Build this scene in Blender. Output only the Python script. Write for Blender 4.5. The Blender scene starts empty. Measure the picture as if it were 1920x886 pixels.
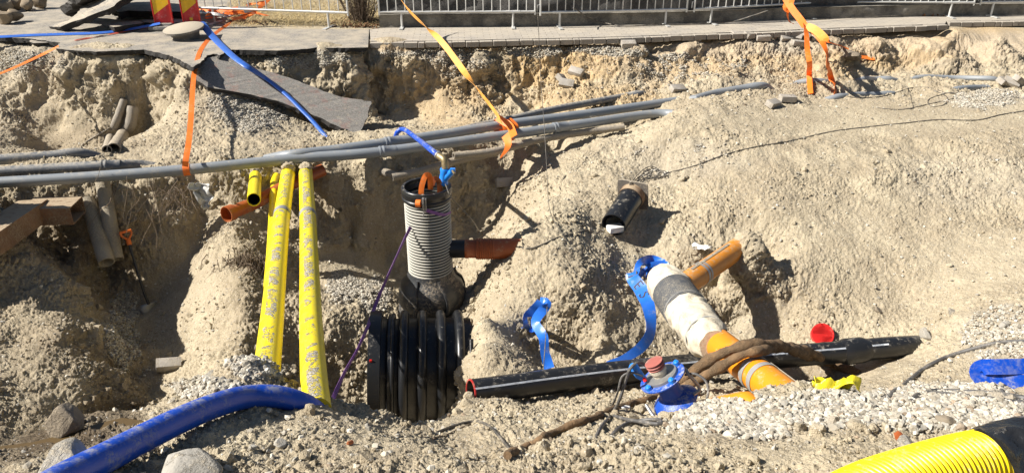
import bpy, bmesh, math, random
import numpy as np
from mathutils import Vector, Matrix, Quaternion
from mathutils.bvhtree import BVHTree

random.seed(7)
C = bpy.context.scene.collection
SC = bpy.context.scene

# ------------------------------------------------------------------ camera, light
PITCH = math.radians(25.5)
CAM = Vector((0.0, 0.0, 2.3))
FOV = math.radians(68.0)
cd = bpy.data.cameras.new('camera'); cam = bpy.data.objects.new('camera', cd); C.objects.link(cam)
cam.location = CAM; cam.rotation_euler = (math.pi/2 - PITCH, 0, 0)
cd.angle = FOV; cd.clip_end = 500; cd.clip_start = 0.05
SC.camera = cam

SUN_EL = math.radians(40.0)
SUN_FROM = math.radians(187.0)      # math angle (from +x, ccw) of the direction the sun stands in
w = bpy.data.worlds.new('World'); SC.world = w; w.use_nodes = True
nt = w.node_tree
sky = nt.nodes.new('ShaderNodeTexSky'); sky.sky_type = 'NISHITA'; sky.sun_disc = False
sky.sun_elevation = SUN_EL
sky.sun_rotation = math.pi/2 - SUN_FROM
nt.links.new(sky.outputs[0], nt.nodes['Background'].inputs[0])
nt.nodes['Background'].inputs[1].default_value = 0.042
sd = bpy.data.lights.new('sun', 'SUN'); sd.energy = 5.0; sd.angle = math.radians(0.53); sd.color = (1.0, 0.945, 0.86)
sun = bpy.data.objects.new('sun', sd); C.objects.link(sun)
sdir = Vector((math.cos(SUN_EL)*math.cos(SUN_FROM), math.cos(SUN_EL)*math.sin(SUN_FROM), math.sin(SUN_EL)))
sun.rotation_euler = sdir.to_track_quat('Z', 'Y').to_euler()
sun.location = (-8, -2, 12)
SC.view_settings.view_transform = 'Standard'; SC.view_settings.look = 'None'
SC.view_settings.gamma = 1; SC.view_settings.use_curve_mapping = False
SC.view_settings.exposure = 0.85

# ------------------------------------------------------------------ surveying: where a point of the photo lies in the place
FPX = 960/math.tan(FOV/2)
FWD = Vector((0, math.cos(PITCH), -math.sin(PITCH))); UP = Vector((0, math.sin(PITCH), math.cos(PITCH)))
def ray(px, py): return FWD + Vector((1, 0, 0))*((px-960)/FPX) + UP*((443-py)/FPX)
def PZ(px, py, z):
    d = ray(px, py); return CAM + d*((z-CAM.z)/d.z)
def PY(px, py, y):
    d = ray(px, py); return CAM + d*(y/d.y)
def scale_at(p): return FPX/((p-CAM).dot(FWD))       # photo pixels per metre

# ------------------------------------------------------------------ numpy noise
_rng = np.random.RandomState(11)
_perm = _rng.permutation(512).astype(np.int64)
_perm = np.concatenate([_perm, _perm, _perm])
_grad = _rng.normal(size=(512, 3)); _grad /= np.linalg.norm(_grad, axis=1)[:, None]
def perlin(p):
    i = np.floor(p).astype(np.int64); f = p - i
    u = f*f*f*(f*(f*6-15)+10)
    i &= 511
    out = 0
    for dx in (0, 1):
        for dy in (0, 1):
            for dz in (0, 1):
                h = _perm[_perm[_perm[(i[:, 0]+dx) & 511] + ((i[:, 1]+dy) & 511)] + ((i[:, 2]+dz) & 511)]
                g = _grad[h & 511]
                d = (f[:, 0]-dx)*g[:, 0] + (f[:, 1]-dy)*g[:, 1] + (f[:, 2]-dz)*g[:, 2]
                wx = u[:, 0] if dx else 1-u[:, 0]; wy = u[:, 1] if dy else 1-u[:, 1]; wz = u[:, 2] if dz else 1-u[:, 2]
                out = out + d*wx*wy*wz
    return out*1.6
def fbm(p, octs, lac=2.03, gain=0.5):
    a = 1.0; s = 0; f = 1.0
    for k in range(octs):
        s = s + a*perlin(p*f + 17.3*k); a *= gain; f *= lac
    return s
def worley(p):
    """distance to the nearest feature point and a value per cell"""
    i = np.floor(p).astype(np.int64); best = np.full(len(p), 9.0); val = np.zeros(len(p))
    for dx in (-1, 0, 1):
        for dy in (-1, 0, 1):
            for dz in (-1, 0, 1):
                c = i + np.array([dx, dy, dz]); m = c & 511
                h = _perm[_perm[_perm[m[:, 0]] + m[:, 1]] + m[:, 2]]
                o = _grad[h & 511]*0.42 + 0.5
                d = np.linalg.norm(c + o - p, axis=1)
                k = d < best; best[k] = d[k]; val[k] = (h[k] % 97)/97.0
    return best, val
def sstep(a, b, x):
    t = np.clip((x-a)/(b-a), 0, 1); return t*t*(3-2*t)

# ------------------------------------------------------------------ scene bookkeeping
def tag(o, label=None, cat=None, group=None, kind=None):
    if label: o['label'] = label
    if cat: o['category'] = cat
    if group: o['group'] = group
    if kind: o['kind'] = kind
    return o
def thing(name, label, cat, loc, group=None):
    o = bpy.data.objects.new(name, None); C.objects.link(o); o.location = loc; o.empty_display_size = 0.1
    return tag(o, label, cat, group)
def link(name, me, mat, parent=None):
    o = bpy.data.objects.new(name, me); C.objects.link(o)
    if mat is not None:
        me.materials.append(mat)
    if parent is not None:
        o.parent = parent
        # meshes are modelled in world coordinates: keep them where they are
        o.matrix_parent_inverse = Matrix.Translation(-Vector(parent.location)) if parent.type == 'EMPTY' else Matrix.Identity(4)
        if parent.type != 'EMPTY': o.matrix_parent_inverse = parent_world(parent).inverted()
    return o
def parent_world(o):
    m = Matrix.Translation(o.location)
    if o.parent is not None:
        m = parent_world(o.parent) @ o.matrix_parent_inverse @ m
    return m
def np_mesh(name, verts, faces, smooth=True):
    """faces: (n,k) int array or a list of such arrays"""
    if not isinstance(faces, list): faces = [faces]
    me = bpy.data.meshes.new(name)
    v = np.asarray(verts, dtype=np.float32)
    me.vertices.add(len(v)); me.vertices.foreach_set('co', v.ravel())
    loops = np.concatenate([np.asarray(f).ravel() for f in faces]); 
    tot = np.concatenate([np.full(len(f), np.asarray(f).shape[1]) for f in faces])
    start = np.concatenate([[0], np.cumsum(tot)[:-1]])
    me.loops.add(len(loops)); me.loops.foreach_set('vertex_index', loops.astype(np.int32))
    me.polygons.add(len(tot)); me.polygons.foreach_set('loop_start', start.astype(np.int32)); me.polygons.foreach_set('loop_total', tot.astype(np.int32))
    me.polygons.foreach_set('use_smooth', np.full(len(tot), smooth))
    me.update(); me.validate()
    return me

# ------------------------------------------------------------------ materials
def mat_new(name):
    m = bpy.data.materials.new(name); m.use_nodes = True
    return m, m.node_tree, m.node_tree.nodes['Principled BSDF']
def N(nt, t, **kw):
    n = nt.nodes.new('ShaderNode'+t)
    for k, v in kw.items():
        if k in ('inputs',):
            for a, b in v.items(): n.inputs[a].default_value = b
        else: setattr(n, k, v)
    return n
def noise(nt, scale, detail=4, rough=0.55, coord='Object', dist=0.0, vec=None):
    n = N(nt, 'TexNoise'); n.inputs['Scale'].default_value = scale; n.inputs['Detail'].default_value = detail
    n.inputs['Roughness'].default_value = rough; n.inputs['Distortion'].default_value = dist
    if vec is None:
        g = N(nt, 'NewGeometry'); nt.links.new(g.outputs['Position'], n.inputs['Vector'])
    else: nt.links.new(vec, n.inputs['Vector'])
    return n.outputs['Fac']
def ramp(nt, fac, a, b, ca=(0, 0, 0, 1), cb=(1, 1, 1, 1)):
    if a > b: a, b, ca, cb = b, a, cb, ca
    r = N(nt, 'ValToRGB'); r.color_ramp.elements[0].position = a; r.color_ramp.elements[1].position = b
    r.color_ramp.elements[0].color = ca; r.color_ramp.elements[1].color = cb
    nt.links.new(fac, r.inputs[0]); return r.outputs[0]
def mix(nt, fac, a, b, mode='MIX'):
    m = N(nt, 'Mix'); m.data_type = 'RGBA'; m.blend_type = mode
    for s, v in ((0, fac), (6, a), (7, b)):
        if isinstance(v, (int, float)): m.inputs[s].default_value = v
        elif isinstance(v, tuple): m.inputs[s].default_value = v if len(v) == 4 else v+(1,)
        else: nt.links.new(v, m.inputs[s])
    return m.outputs[2]
def mth(nt, op, a, b=None):
    m = N(nt, 'Math'); m.operation = op
    for s, v in ((0, a), (1, b)):
        if v is None: continue
        if isinstance(v, (int, float)): m.inputs[s].default_value = v
        else: nt.links.new(v, m.inputs[s])
    return m.outputs[0]
def bump(nt, p, h, dist=0.01, strength=1.0):
    b = N(nt, 'Bump'); b.inputs['Distance'].default_value = dist; b.inputs['Strength'].default_value = strength
    nt.links.new(h, b.inputs['Height']); nt.links.new(b.outputs[0], p.inputs['Normal'])
    return b
SAND = (0.50, 0.40, 0.27)
def simple(name, col, rough=0.5, dirt=0.35, dirtcol=(0.42, 0.35, 0.25), metal=0.0, spec=0.5, dscale=9, topdust=0.0, bumpd=0.0008, vary=0.12, bscale=160, coat=0.0):
    """a worn surface: its own colour, patchy variation, dried sand that clings in blotches and settles on upward faces"""
    m, nt, p = mat_new(name)
    v = noise(nt, dscale*0.6, 3)
    c = mix(nt, ramp(nt, v, .3, .7), tuple(x*(1-vary) for x in col), tuple(min(1, x*(1+vary)) for x in col))
    d = ramp(nt, noise(nt, dscale, 6, .68), .62-dirt*.35, .74-dirt*.25)
    fine = ramp(nt, noise(nt, dscale*11, 4, .7), .42, .62)
    d2 = mth(nt, 'MULTIPLY', d, fine)
    if topdust > 0:
        g = N(nt, 'NewGeometry'); s = N(nt, 'SeparateXYZ'); nt.links.new(g.outputs['Normal'], s.inputs[0])
        up = ramp(nt, s.outputs[2], .55, .98)
        t = mth(nt, 'MULTIPLY', up, ramp(nt, noise(nt, dscale*3.1, 6, .75), .62-topdust*.4, .70-topdust*.3))
        d2 = mth(nt, 'MAXIMUM', d2, t)
    d2 = mth(nt, 'MULTIPLY', d2, 0.9 if dirt > 0 or topdust > 0 else 0.0)
    c = mix(nt, d2, c, dirtcol+(1,))
    nt.links.new(c, p.inputs['Base Color'])
    r = N(nt, 'MapRange'); r.inputs['To Min'].default_value = rough; r.inputs['To Max'].default_value = 0.92
    nt.links.new(d2, r.inputs[0]); nt.links.new(r.outputs[0], p.inputs['Roughness'])
    p.inputs['Metallic'].default_value = metal; p.inputs['Specular IOR Level'].default_value = spec
    if coat: p.inputs['Coat Weight'].default_value = coat; p.inputs['Coat Roughness'].default_value = .15
    if bumpd:
        h = mth(nt, 'ADD', noise(nt, bscale, 3), mth(nt, 'MULTIPLY', d2, 1.2))
        bump(nt, p, h, bumpd)
    return m

# ------------------------------------------------------------------ shape helpers (all in world coordinates)
def catmull(pts, n=8):
    pts = [Vector(p) for p in pts]
    if len(pts) < 3: return [pts[0].lerp(pts[1], i/n) for i in range(n+1)]
    P = [pts[0]*2-pts[1]] + pts + [pts[-1]*2-pts[-2]]
    out = []
    for i in range(1, len(P)-2):
        a, b, c, d = P[i-1:i+3]
        for k in range(n):
            t = k/n
            out.append(0.5*((2*b)+(c-a)*t+(2*a-5*b+4*c-d)*t*t+(3*b-a-3*c+d)*t**3))
    out.append(pts[-1]); return out
def resample(pts, step):
    pts = [Vector(p) for p in pts]; L = [0]
    for a, b in zip(pts, pts[1:]): L.append(L[-1]+(b-a).length)
    n = max(2, int(round(L[-1]/step))+1); out = []; j = 0
    for i in range(n):
        s = L[-1]*i/(n-1)
        while j < len(L)-2 and L[j+1] < s: j += 1
        t = (s-L[j])/max(1e-9, L[j+1]-L[j]); out.append(pts[j].lerp(pts[j+1], min(1, t)))
    return out
def frames(pts, up0=None):
    T = []
    for i in range(len(pts)):
        a = pts[max(0, i-1)]; b = pts[min(len(pts)-1, i+1)]; T.append((b-a).normalized())
    u = up0 if up0 is not None else (Vector((0, 0, 1)) if abs(T[0].z) < .9 else Vector((0, 1, 0)))
    u = (u - T[0]*u.dot(T[0])).normalized(); out = []
    for t in T:
        u = (u - t*u.dot(t))
        u = u.normalized() if u.length > 1e-6 else t.orthogonal().normalized()
        out.append((t, u, t.cross(u)))
    return out
class MB:
    def __init__(s): s.v = []; s.q = []; s.t = []; s.n = 0; s.ng = []
    def add(s, v, q=None, t=None):
        v = np.asarray(v, float); s.v.append(v)
        if q is not None and len(q): s.q.append(np.asarray(q)+s.n)
        if t is not None and len(t): s.t.append(np.asarray(t)+s.n)
        s.n += len(v); return s
    def tube(s, pts, r, seg=20, cap=True, up0=None, wall=0.0, oval=1.0):
        """r: number, list, or function of (i, fraction). wall>0 leaves both ends open with that wall thickness"""
        pts = [Vector(p) for p in pts]; n = len(pts); F = frames(pts, up0)
        rr = [r(i, i/(n-1)) if callable(r) else (r[i] if hasattr(r, '__len__') else r) for i in range(n)]
        ang = np.linspace(0, 2*math.pi, seg, endpoint=False); ca, sa = np.cos(ang), np.sin(ang)
        rings = []
        def ring(i, rad):
            t, u, b = F[i]
            return np.array(pts[i])[None] + rad*(ca[:, None]*np.array(b)[None]*oval + sa[:, None]*np.array(u)[None])
        seq = [(i, rr[i]) for i in range(n)]
        if wall > 0:
            seq = seq + [(i, max(1e-4, rr[i]-wall)) for i in range(n-1, -1, -1)] + [(0, rr[0])]
        for i, rad in seq: rings.append(ring(i, rad))
        v = np.concatenate(rings); m = len(rings)
        i0 = np.arange(seg); i1 = (i0+1) % seg
        q = np.concatenate([np.stack([k*seg+i0, k*seg+i1, (k+1)*seg+i1, (k+1)*seg+i0], 1) for k in range(m-1)])[:, ::-1]
        t = []
        if cap and wall <= 0:
            v = np.concatenate([v, [np.array(pts[0]), np.array(pts[-1])]]); c0 = m*seg; c1 = c0+1
            t = np.concatenate([np.stack([np.full(seg, c0), i0, i1], 1)[:, ::-1], np.stack([np.full(seg, c1), (m-1)*seg+i1, (m-1)*seg+i0], 1)[:, ::-1]])[:, ::-1]
            t = t[:, ::-1]
        return s.add(v, q, t)
    def ribbon(s, pts, width, normals, thick=0.002):
        """flat webbing following pts; normals: one vector or a list (flat side)"""
        pts = [Vector(p) for p in pts]; n = len(pts)
        v = []
        for i, p in enumerate(pts):
            a = pts[max(0, i-1)]; b = pts[min(n-1, i+1)]; t = (b-a).normalized()
            nn = Vector(normals[i] if isinstance(normals, list) else normals); nn = (nn - t*nn.dot(t))
            nn = nn.normalized() if nn.length > 1e-6 else t.orthogonal().normalized()
            sd = t.cross(nn); wd = width[i] if hasattr(width, '__len__') else width
            for sx, sn in ((-1, 1), (-.33, 1.4), (.33, 1.4), (1, 1), (1, -1), (-1, -1)):
                v.append(p + sd*(sx*wd/2) + nn*(sn*thick/2))
        q = []
        for i in range(n-1):
            for k in range(6): q.append((i*6+k, i*6+(k+1) % 6, (i+1)*6+(k+1) % 6, (i+1)*6+k))
        q += [(0, 5, 4, 3), (0, 3, 2, 1)]; e = (n-1)*6; q += [(e+3, e+4, e+5, e), (e+1, e+2, e+3, e)]
        return s.add([tuple(x) for x in v], q)
    def box(s, c, size, rot=None, bev=0.0):
        c = Vector(c); sx, sy, sz = [x/2 for x in size]; R = rot if rot is not None else Matrix.Identity(3)
        if bev <= 0:
            v = [c + R @ Vector((x, y, z)) for z in (-sz, sz) for y in (-sy, sy) for x in (-sx, sx)]
            return s.add([tuple(p) for p in v], [(0, 2, 3, 1), (4, 5, 7, 6), (0, 1, 5, 4), (2, 6, 7, 3), (0, 4, 6, 2), (1, 3, 7, 5)])
        bm = bmesh.new(); bmesh.ops.create_cube(bm, size=1)
        for x in bm.verts: x.co = Vector((x.co.x*size[0], x.co.y*size[1], x.co.z*size[2]))
        bmesh.ops.bevel(bm, geom=list(bm.edges), offset=bev, segments=2, affect='EDGES', profile=.6)
        for x in bm.verts: x.co = c + R @ x.co
        s.bm(bm); bm.free(); return s
    def bm(s, bm):
        bm.verts.ensure_lookup_table(); bm.verts.index_update()
        v = [tuple(x.co) for x in bm.verts]; q = [[a.index for a in f.verts] for f in bm.faces if len(f.verts) == 4]
        t = [[a.index for a in f.verts] for f in bm.faces if len(f.verts) == 3]
        for f in bm.faces:
            if len(f.verts) > 4:
                ids = [a.index for a in f.verts]; t += [[ids[0], ids[k], ids[k+1]] for k in range(1, len(ids)-1)]
        return s.add(v, q, t)
    def build(s, name, mat, parent=None, smooth=True, autos=40):
        fs = []
        if s.q: fs.append(np.concatenate(s.q))
        if s.t: fs.append(np.concatenate(s.t))
        me = np_mesh(name, np.concatenate(s.v), fs, smooth)
        bm = bmesh.new(); bm.from_mesh(me); bmesh.ops.recalc_face_normals(bm, faces=bm.faces[:])
        if smooth:
            lim = math.radians(autos)
            for e in bm.edges:
                if len(e.link_faces) == 2 and e.calc_face_angle(0) > lim: e.smooth = False
        bm.to_mesh(me); bm.free()
        return link(name, me, mat, parent)
def solid(name, mb, mat, label, cat, group=None, **k):
    o = mb.build(name, mat, **k); return origin(tag(o, label, cat, group))
def origin(o):
    """put a top-level mesh's origin at its own base"""
    me = o.data; n = len(me.vertices); a = np.empty(n*3, np.float32); me.vertices.foreach_get('co', a); a = a.reshape(-1, 3)
    c = Vector(((a[:, 0].min()+a[:, 0].max())/2, (a[:, 1].min()+a[:, 1].max())/2, float(a[:, 2].min())))
    a -= np.array(c, np.float32); me.vertices.foreach_set('co', a.ravel()); me.update(); o.location = c
    return o
# ================================================================== THE GROUND
# surveyed heights: (photo x, photo y, height above the street)
CTRL = [
 # under the pavement and road
 (-200,30,-.1),(0,20,-.1),(150,40,-.1),(300,20,-.1),(450,50,-.1),(600,50,-.1),(700,20,-.1),(850,30,-.1),(1000,20,-.1),(1200,20,-.1),(1400,20,-.1),(1600,10,-.1),(1900,10,-.1),(2100,10,-.1),
 (690,76,-.09),(760,77,-.09),(850,76,-.09),(960,73,-.09),(1070,71,-.09),(1180,69,-.09),(1300,65,-.09),(1440,60,-.09),(1570,55,-.09),(1700,50,-.09),(1800,44,-.09),(1920,40,-.09),(2100,32,-.09),
 # road edge, left
 (-150,80,-.1),(0,75,-.08),(60,80,-.1),(110,85,-.07),(180,88,-.07),(270,88,-.07),(330,108,-.07),(355,125,-.07),(400,100,-.07),(480,85,-.07),(560,85,-.07),(640,85,-.07),
 # left hollow under the road
 (40,110,-.25),(120,112,-.25),(180,125,-.35),(240,130,-.4),(300,135,-.42),(340,150,-.42),(0,150,-.4),(70,150,-.5),(60,200,-.62),(20,240,-.62),(-80,200,-.5),
 (130,180,-.75),(120,230,-.95),(180,200,-.8),(240,180,-.72),(270,230,-.95),(200,260,-.98),(300,250,-.9),(330,200,-.65),(60,278,-.85),(310,180,-.65),
 # gravel mound round the sunken slab
 (370,180,-.3),(410,180,-.26),(400,220,-.36),(450,210,-.37),(480,240,-.42),(380,260,-.42),(540,250,-.52),(600,262,-.52),(430,270,-.42),(500,280,-.45),
 (330,290,-.42),(250,295,-.43),(180,300,-.43),(650,270,-.5),(700,265,-.47),(760,257,-.45),
 (-100,310,-.5),(0,288,-.55),(80,288,-.5),
 # soil the ducts lie on
 (0,335,-.5),(150,328,-.5),(300,318,-.5),(450,305,-.5),(560,296,-.5),(650,287,-.5),(760,275,-.5),
 # cliff behind the slab and along the pavement
 (520,110,-.25),(600,110,-.25),(660,110,-.25),(500,140,-.5),(560,140,-.42),(640,140,-.5),(700,140,-.5),(600,170,-.72),(690,190,-.9),(710,230,-1.1),(650,200,-.9),
 (720,100,-.28),(760,110,-.35),(740,135,-.6),(780,140,-.58),(800,170,-.68),(760,180,-.85),(800,230,-.78),(860,225,-.72),(760,235,-.8),
 (830,100,-.25),(850,130,-.45),(880,170,-.65),(900,110,-.3),(920,150,-.58),(940,190,-.72),(960,110,-.3),(980,150,-.58),(1000,200,-.7),(880,210,-.7),
 (1030,100,-.28),(1040,140,-.45),(1060,180,-.52),(1120,100,-.25),(1120,150,-.42),(1150,170,-.46),(1200,95,-.2),(1210,120,-.32),(1230,150,-.42),(1250,170,-.44),
 (1290,90,-.22),(1300,120,-.34),(1320,150,-.4),(1380,90,-.22),(1400,120,-.32),(1430,145,-.42),(1480,95,-.22),(1500,120,-.32),(1520,150,-.42),
 (1570,80,-.25),(1600,100,-.4),(1600,130,-.44),(1650,85,-.32),(1680,95,-.42),(1740,80,-.3),(1760,105,-.45),(1700,125,-.46),(1640,118,-.42),(1800,100,-.38),(1860,80,-.25),(1900,85,-.26),(1850,110,-.34),(1920,120,-.38),(1790,140,-.48),(2050,100,-.3),(1740,66,-.3),(1800,62,-.3),(1870,60,-.3),(1930,58,-.3),
 # flat top of the right bank
 (1350,190,-.36),(1450,180,-.44),(1550,185,-.46),(1650,180,-.48),(1780,165,-.48),(1900,160,-.46),(1300,205,-.34),(1400,220,-.36),(1500,220,-.42),(1650,225,-.42),(1800,225,-.42),(1920,225,-.42),(2100,200,-.42),
 (1240,245,-.4),(1300,240,-.36),(1400,265,-.42),(1520,262,-.44),(1540,265,-.42),(1660,262,-.44),(1800,265,-.42),(1930,265,-.42),(2100,260,-.42),
 # right slope
 (1180,262,-.52),(1250,290,-.55),(1200,330,-.72),(1120,300,-.64),(1080,340,-.85),(1300,330,-.64),(1400,310,-.52),(1520,310,-.5),(1580,330,-.6),(1640,310,-.5),(1750,300,-.5),(1900,310,-.5),
 (1050,400,-1.15),(1150,380,-.93),(1250,400,-.93),(1350,400,-.86),(1450,400,-.82),(1600,400,-.85),(1750,400,-.85),(1900,400,-.82),(2100,400,-.8),
 (1200,460,-1.16),(1300,470,-1.12),(1380,480,-1.15),(1500,480,-1.1),(1650,480,-1.12),(1800,480,-1.08),(1920,480,-.98),
 (1180,540,-1.4),(1270,560,-1.48),(1350,540,-1.55),(1410,520,-1.45),(1480,560,-1.45),(1600,560,-1.42),(1700,560,-1.42),(1780,560,-1.32),(1840,540,-1.15),(1920,540,-1.05),
 (1050,620,-1.75),(1120,620,-1.62),(1200,620,-1.62),(1280,640,-1.78),(1380,600,-1.8),(1440,620,-1.78),(1520,620,-1.66),(1620,620,-1.62),(1700,630,-1.6),(1770,610,-1.45),(1850,590,-1.2),(1920,600,-1.12),
 # trench with the black pressure pipe
 (1000,670,-1.82),(1100,670,-1.8),(1200,670,-1.8),(1320,670,-1.86),(1480,700,-2.05),(1440,690,-2.0),(1540,715,-1.95),(1600,690,-1.85),(1680,660,-1.72),(1700,690,-1.62),(1770,680,-1.42),(1850,670,-1.24),(1920,680,-1.2),
 (900,750,-1.68),(1000,745,-1.7),(1100,735,-1.72),(1200,725,-1.72),(1300,720,-1.75),
 # left pit: puddle, dirt slope, gully
 (20,840,-1.80),(80,825,-1.83),(130,832,-1.86),(170,815,-1.90),(205,806,-1.98),(250,790,-2.1),(130,790,-1.86),(60,780,-1.8),(-80,800,-1.6),
 (180,740,-1.9),(100,740,-1.8),(30,720,-1.7),(-100,700,-1.5),(120,680,-1.68),(190,680,-1.8),(40,640,-1.55),(120,620,-1.5),(180,620,-1.66),(0,560,-1.35),(70,540,-1.3),(130,530,-1.36),(165,540,-1.5),(-120,560,-1.2),
 (215,720,-2.25),(240,650,-2.2),(225,600,-2.08),(210,560,-1.98),(290,700,-2.25),(320,720,-2.2),(270,750,-2.25),(260,600,-2.05),
 (205,520,-1.9),(190,480,-1.9),(120,490,-1.85),(40,480,-1.75),(100,440,-1.75),(30,420,-1.6),(160,420,-1.65),(220,460,-1.8),(-100,450,-1.5),
 (30,370,-.95),(100,380,-1.1),(150,370,-1.05),(220,380,-1.15),(280,360,-.95),(280,410,-1.3),(240,420,-1.5),(330,350,-.82),(340,400,-1.15),(400,345,-.8),(400,380,-1.05),(380,420,-1.3),(450,345,-.85),(480,350,-.9),
 (300,470,-1.62),(350,470,-1.48),(400,450,-1.22),(440,430,-1.1),(300,540,-1.88),(350,530,-1.68),(400,520,-1.42),(440,480,-1.22),(450,530,-1.35),(490,500,-1.42),(310,600,-2.02),(360,600,-1.85),(410,590,-1.6),(450,590,-1.52),(340,660,-2.12),(400,650,-1.9),(450,650,-1.78),
 # behind the yellow pipes and the manhole
 (540,330,-.85),(620,320,-.85),(700,320,-.85),(760,320,-.9),(540,400,-1.35),(600,400,-1.55),(680,400,-1.6),(740,400,-1.6),(600,460,-1.72),(660,450,-1.66),(720,470,-1.8),(640,510,-1.75),(700,530,-1.85),(560,520,-1.75),
 (620,560,-1.7),(660,590,-1.8),(600,620,-1.85),(560,640,-1.95),(640,650,-2.05),(650,720,-2.4),(540,690,-2.1),(600,730,-2.4),(660,770,-2.4),(500,560,-1.6),(500,640,-1.8),
 (760,500,-1.95),(740,550,-2.02),(820,560,-2.1),(880,540,-1.98),(900,480,-1.75),(870,400,-1.55),(840,330,-1.0),(880,340,-1.15),(940,330,-1.05),(930,380,-1.3),(950,430,-1.45),(1000,340,-.95),(980,300,-.85),(1040,290,-.8),(1000,400,-1.28),(900,440,-1.62),
 (1060,262,-.95),(1120,252,-.95),(1180,242,-.8),(1000,270,-.85),(880,290,-.8),(800,300,-.8),
]
# near bank, the ridge behind the blue pipe and the sand against the tank (final heights)
NEAR = [
 (900,800,-.75),(950,790,-.85),(1000,800,-.72),(1100,800,-.55),(1200,800,-.45),(1250,780,-.68),(1300,772,-.75),(1350,762,-.6),(1420,752,-.48),(1450,745,-.36),(1500,738,-.36),(1540,742,-.40),(1600,755,-.42),(1700,745,-.6),(1800,750,-.5),(1900,740,-.5),
 (900,770,-1.0),(1000,765,-1.15),(1100,755,-1.25),(1200,745,-1.2),
 (900,850,-.32),(1000,850,-.22),(1100,850,-.16),(1200,840,-.12),(1300,820,-.15),(1450,800,-.15),(1550,800,-.15),(1650,810,-.1),(1750,810,-.1),(1850,800,-.1),(1950,790,-.15),(2100,700,-.4),
 (900,886,0),(1050,886,.05),(1200,886,.08),(1400,886,.08),(1600,886,.1),(1750,886,.1),(1920,886,.1),
 (740,812,-.5),(700,800,-.3),(650,790,-.22),(600,772,-.2),(560,764,-.2),(500,768,-.12),(430,790,-.04),(360,815,.04),(300,850,.13),(640,850,0),(520,850,.05),(400,860,.15),(740,860,-.05),(820,860,-.2),(250,886,.24),(150,886,.26),(60,900,.28),(-60,886,.25),(500,886,.15),(700,886,.1),
 (482,679,-.16),(462,677,-.14),(440,685,-.16),(510,690,-.2),(400,718,-.17),(525,712,-.24),(350,755,-.14),(300,780,-.08),(240,815,0),(190,840,.08),(100,862,.15),(520,720,-.3),
 (893,600,-1.22),(897,650,-1.15),(884,702,-1.06),(988,465,-1.0),(968,490,-1.1),(1000,440,-.94),(952,515,-1.2),(1010,520,-1.1),(985,560,-1.24),(1060,540,-1.12),(1040,590,-1.27),(1050,480,-.98),(960,590,-1.34),(1404,452,-.97),(1415,470,-1.03),(1392,436,-.92),(870,745,-1.02),(840,785,-.9),(800,812,-.72),(925,575,-1.36),
]
def lerp1(x, xp, fp): return float(np.interp(x, xp, fp))
EDGE = ([-300,0,110,180,270,330,360,385,430,690,693,960,1180,1440,1700,1920,2200], [70,74,92,96,93,112,130,108,95,88,80,76,71,62,52,42,32])
DUCT = ([-200,0,350,560,720,950,1100,1235,1400], [348,341,318,297,286,251,229,214,195])
def edge_y(px): return PZ(px, lerp1(px, *EDGE), 0).y
def duct_y(px): return PZ(px, lerp1(px, *DUCT), -.7).y
def survey(px, py, z):
    if z > -.115: return tuple(PZ(px, py, z))
    zn = z*1.08 + lerp1(py, [0,80,150,265,300,400,500,640,700], [0,0,-.08,-.23,-.24,-.12,.02,.25,.35])
    zn += lerp1(py, [690,745,780,880], [0,.3,.4,.6])*float(sstep(-2.05,-1.4,z))
    zn += .5*float(sstep(945,1005,px)*sstep(1210,1080,px)*sstep(300,410,py)*sstep(660,570,py))      # shoulder of sand right of the manhole
    p = PZ(px, py, zn)
    ep, dp = lerp1(px, *EDGE), lerp1(px, *DUCT)
    if py > ep+2 and (py < 240 or (py <= dp-15 and px < 760)):
        for k in range(4):
            lim = edge_y(px) - .02 - .16*max(0, -p.z)
            if p.y > lim: p = PY(px, py, lim)
    if py > dp+8 and px < 1230:
        for k in range(4):
            lim = duct_y(px) + .12 - .22*max(0, -.7-p.z)
            if p.y > lim: p = PY(px, py, lim)
    return tuple(p)
cw = np.array([survey(*c) for c in CTRL] + [tuple(PZ(*c)) for c in NEAR])
extra = np.array([(x, y, -.1) for x in (-14, -9, -5, -2, 1, 4, 8, 13) for y in (14.0, 17.5)] + [(x, y, z) for x in (-10, -5, 0, 5, 10) for y, z in ((.5, .6), (1.5, .42))] +
                 [(-10.5, 11, -.3), (-10.5, 8.5, -.8), (-9, 6, -1.2), (-6, 4.2, -.9), (11.5, 11, -.5), (11.5, 8.5, -.7), (10, 6, -1.1), (7, 4.2, -.6)] +
                 [(x, y, -2.45) for x in (-1.4, -1.0, -.65) for y in (5.3, 5.9)] + [(x, 4.6, -2.2) for x in (-1.3, -.9)] +
                 [(x, 12.6, -.1) for x in np.arange(-6, 9, 1.0)] + [(-5.4, 6.4, -.55), (-5.55, 7.15, .12), (-6.2, 7.0, .35), (-5.5, 5.9, -.8)])  # last four: unseen rise left of view, added to shade the pit
cw = np.concatenate([cw, extra])
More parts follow.
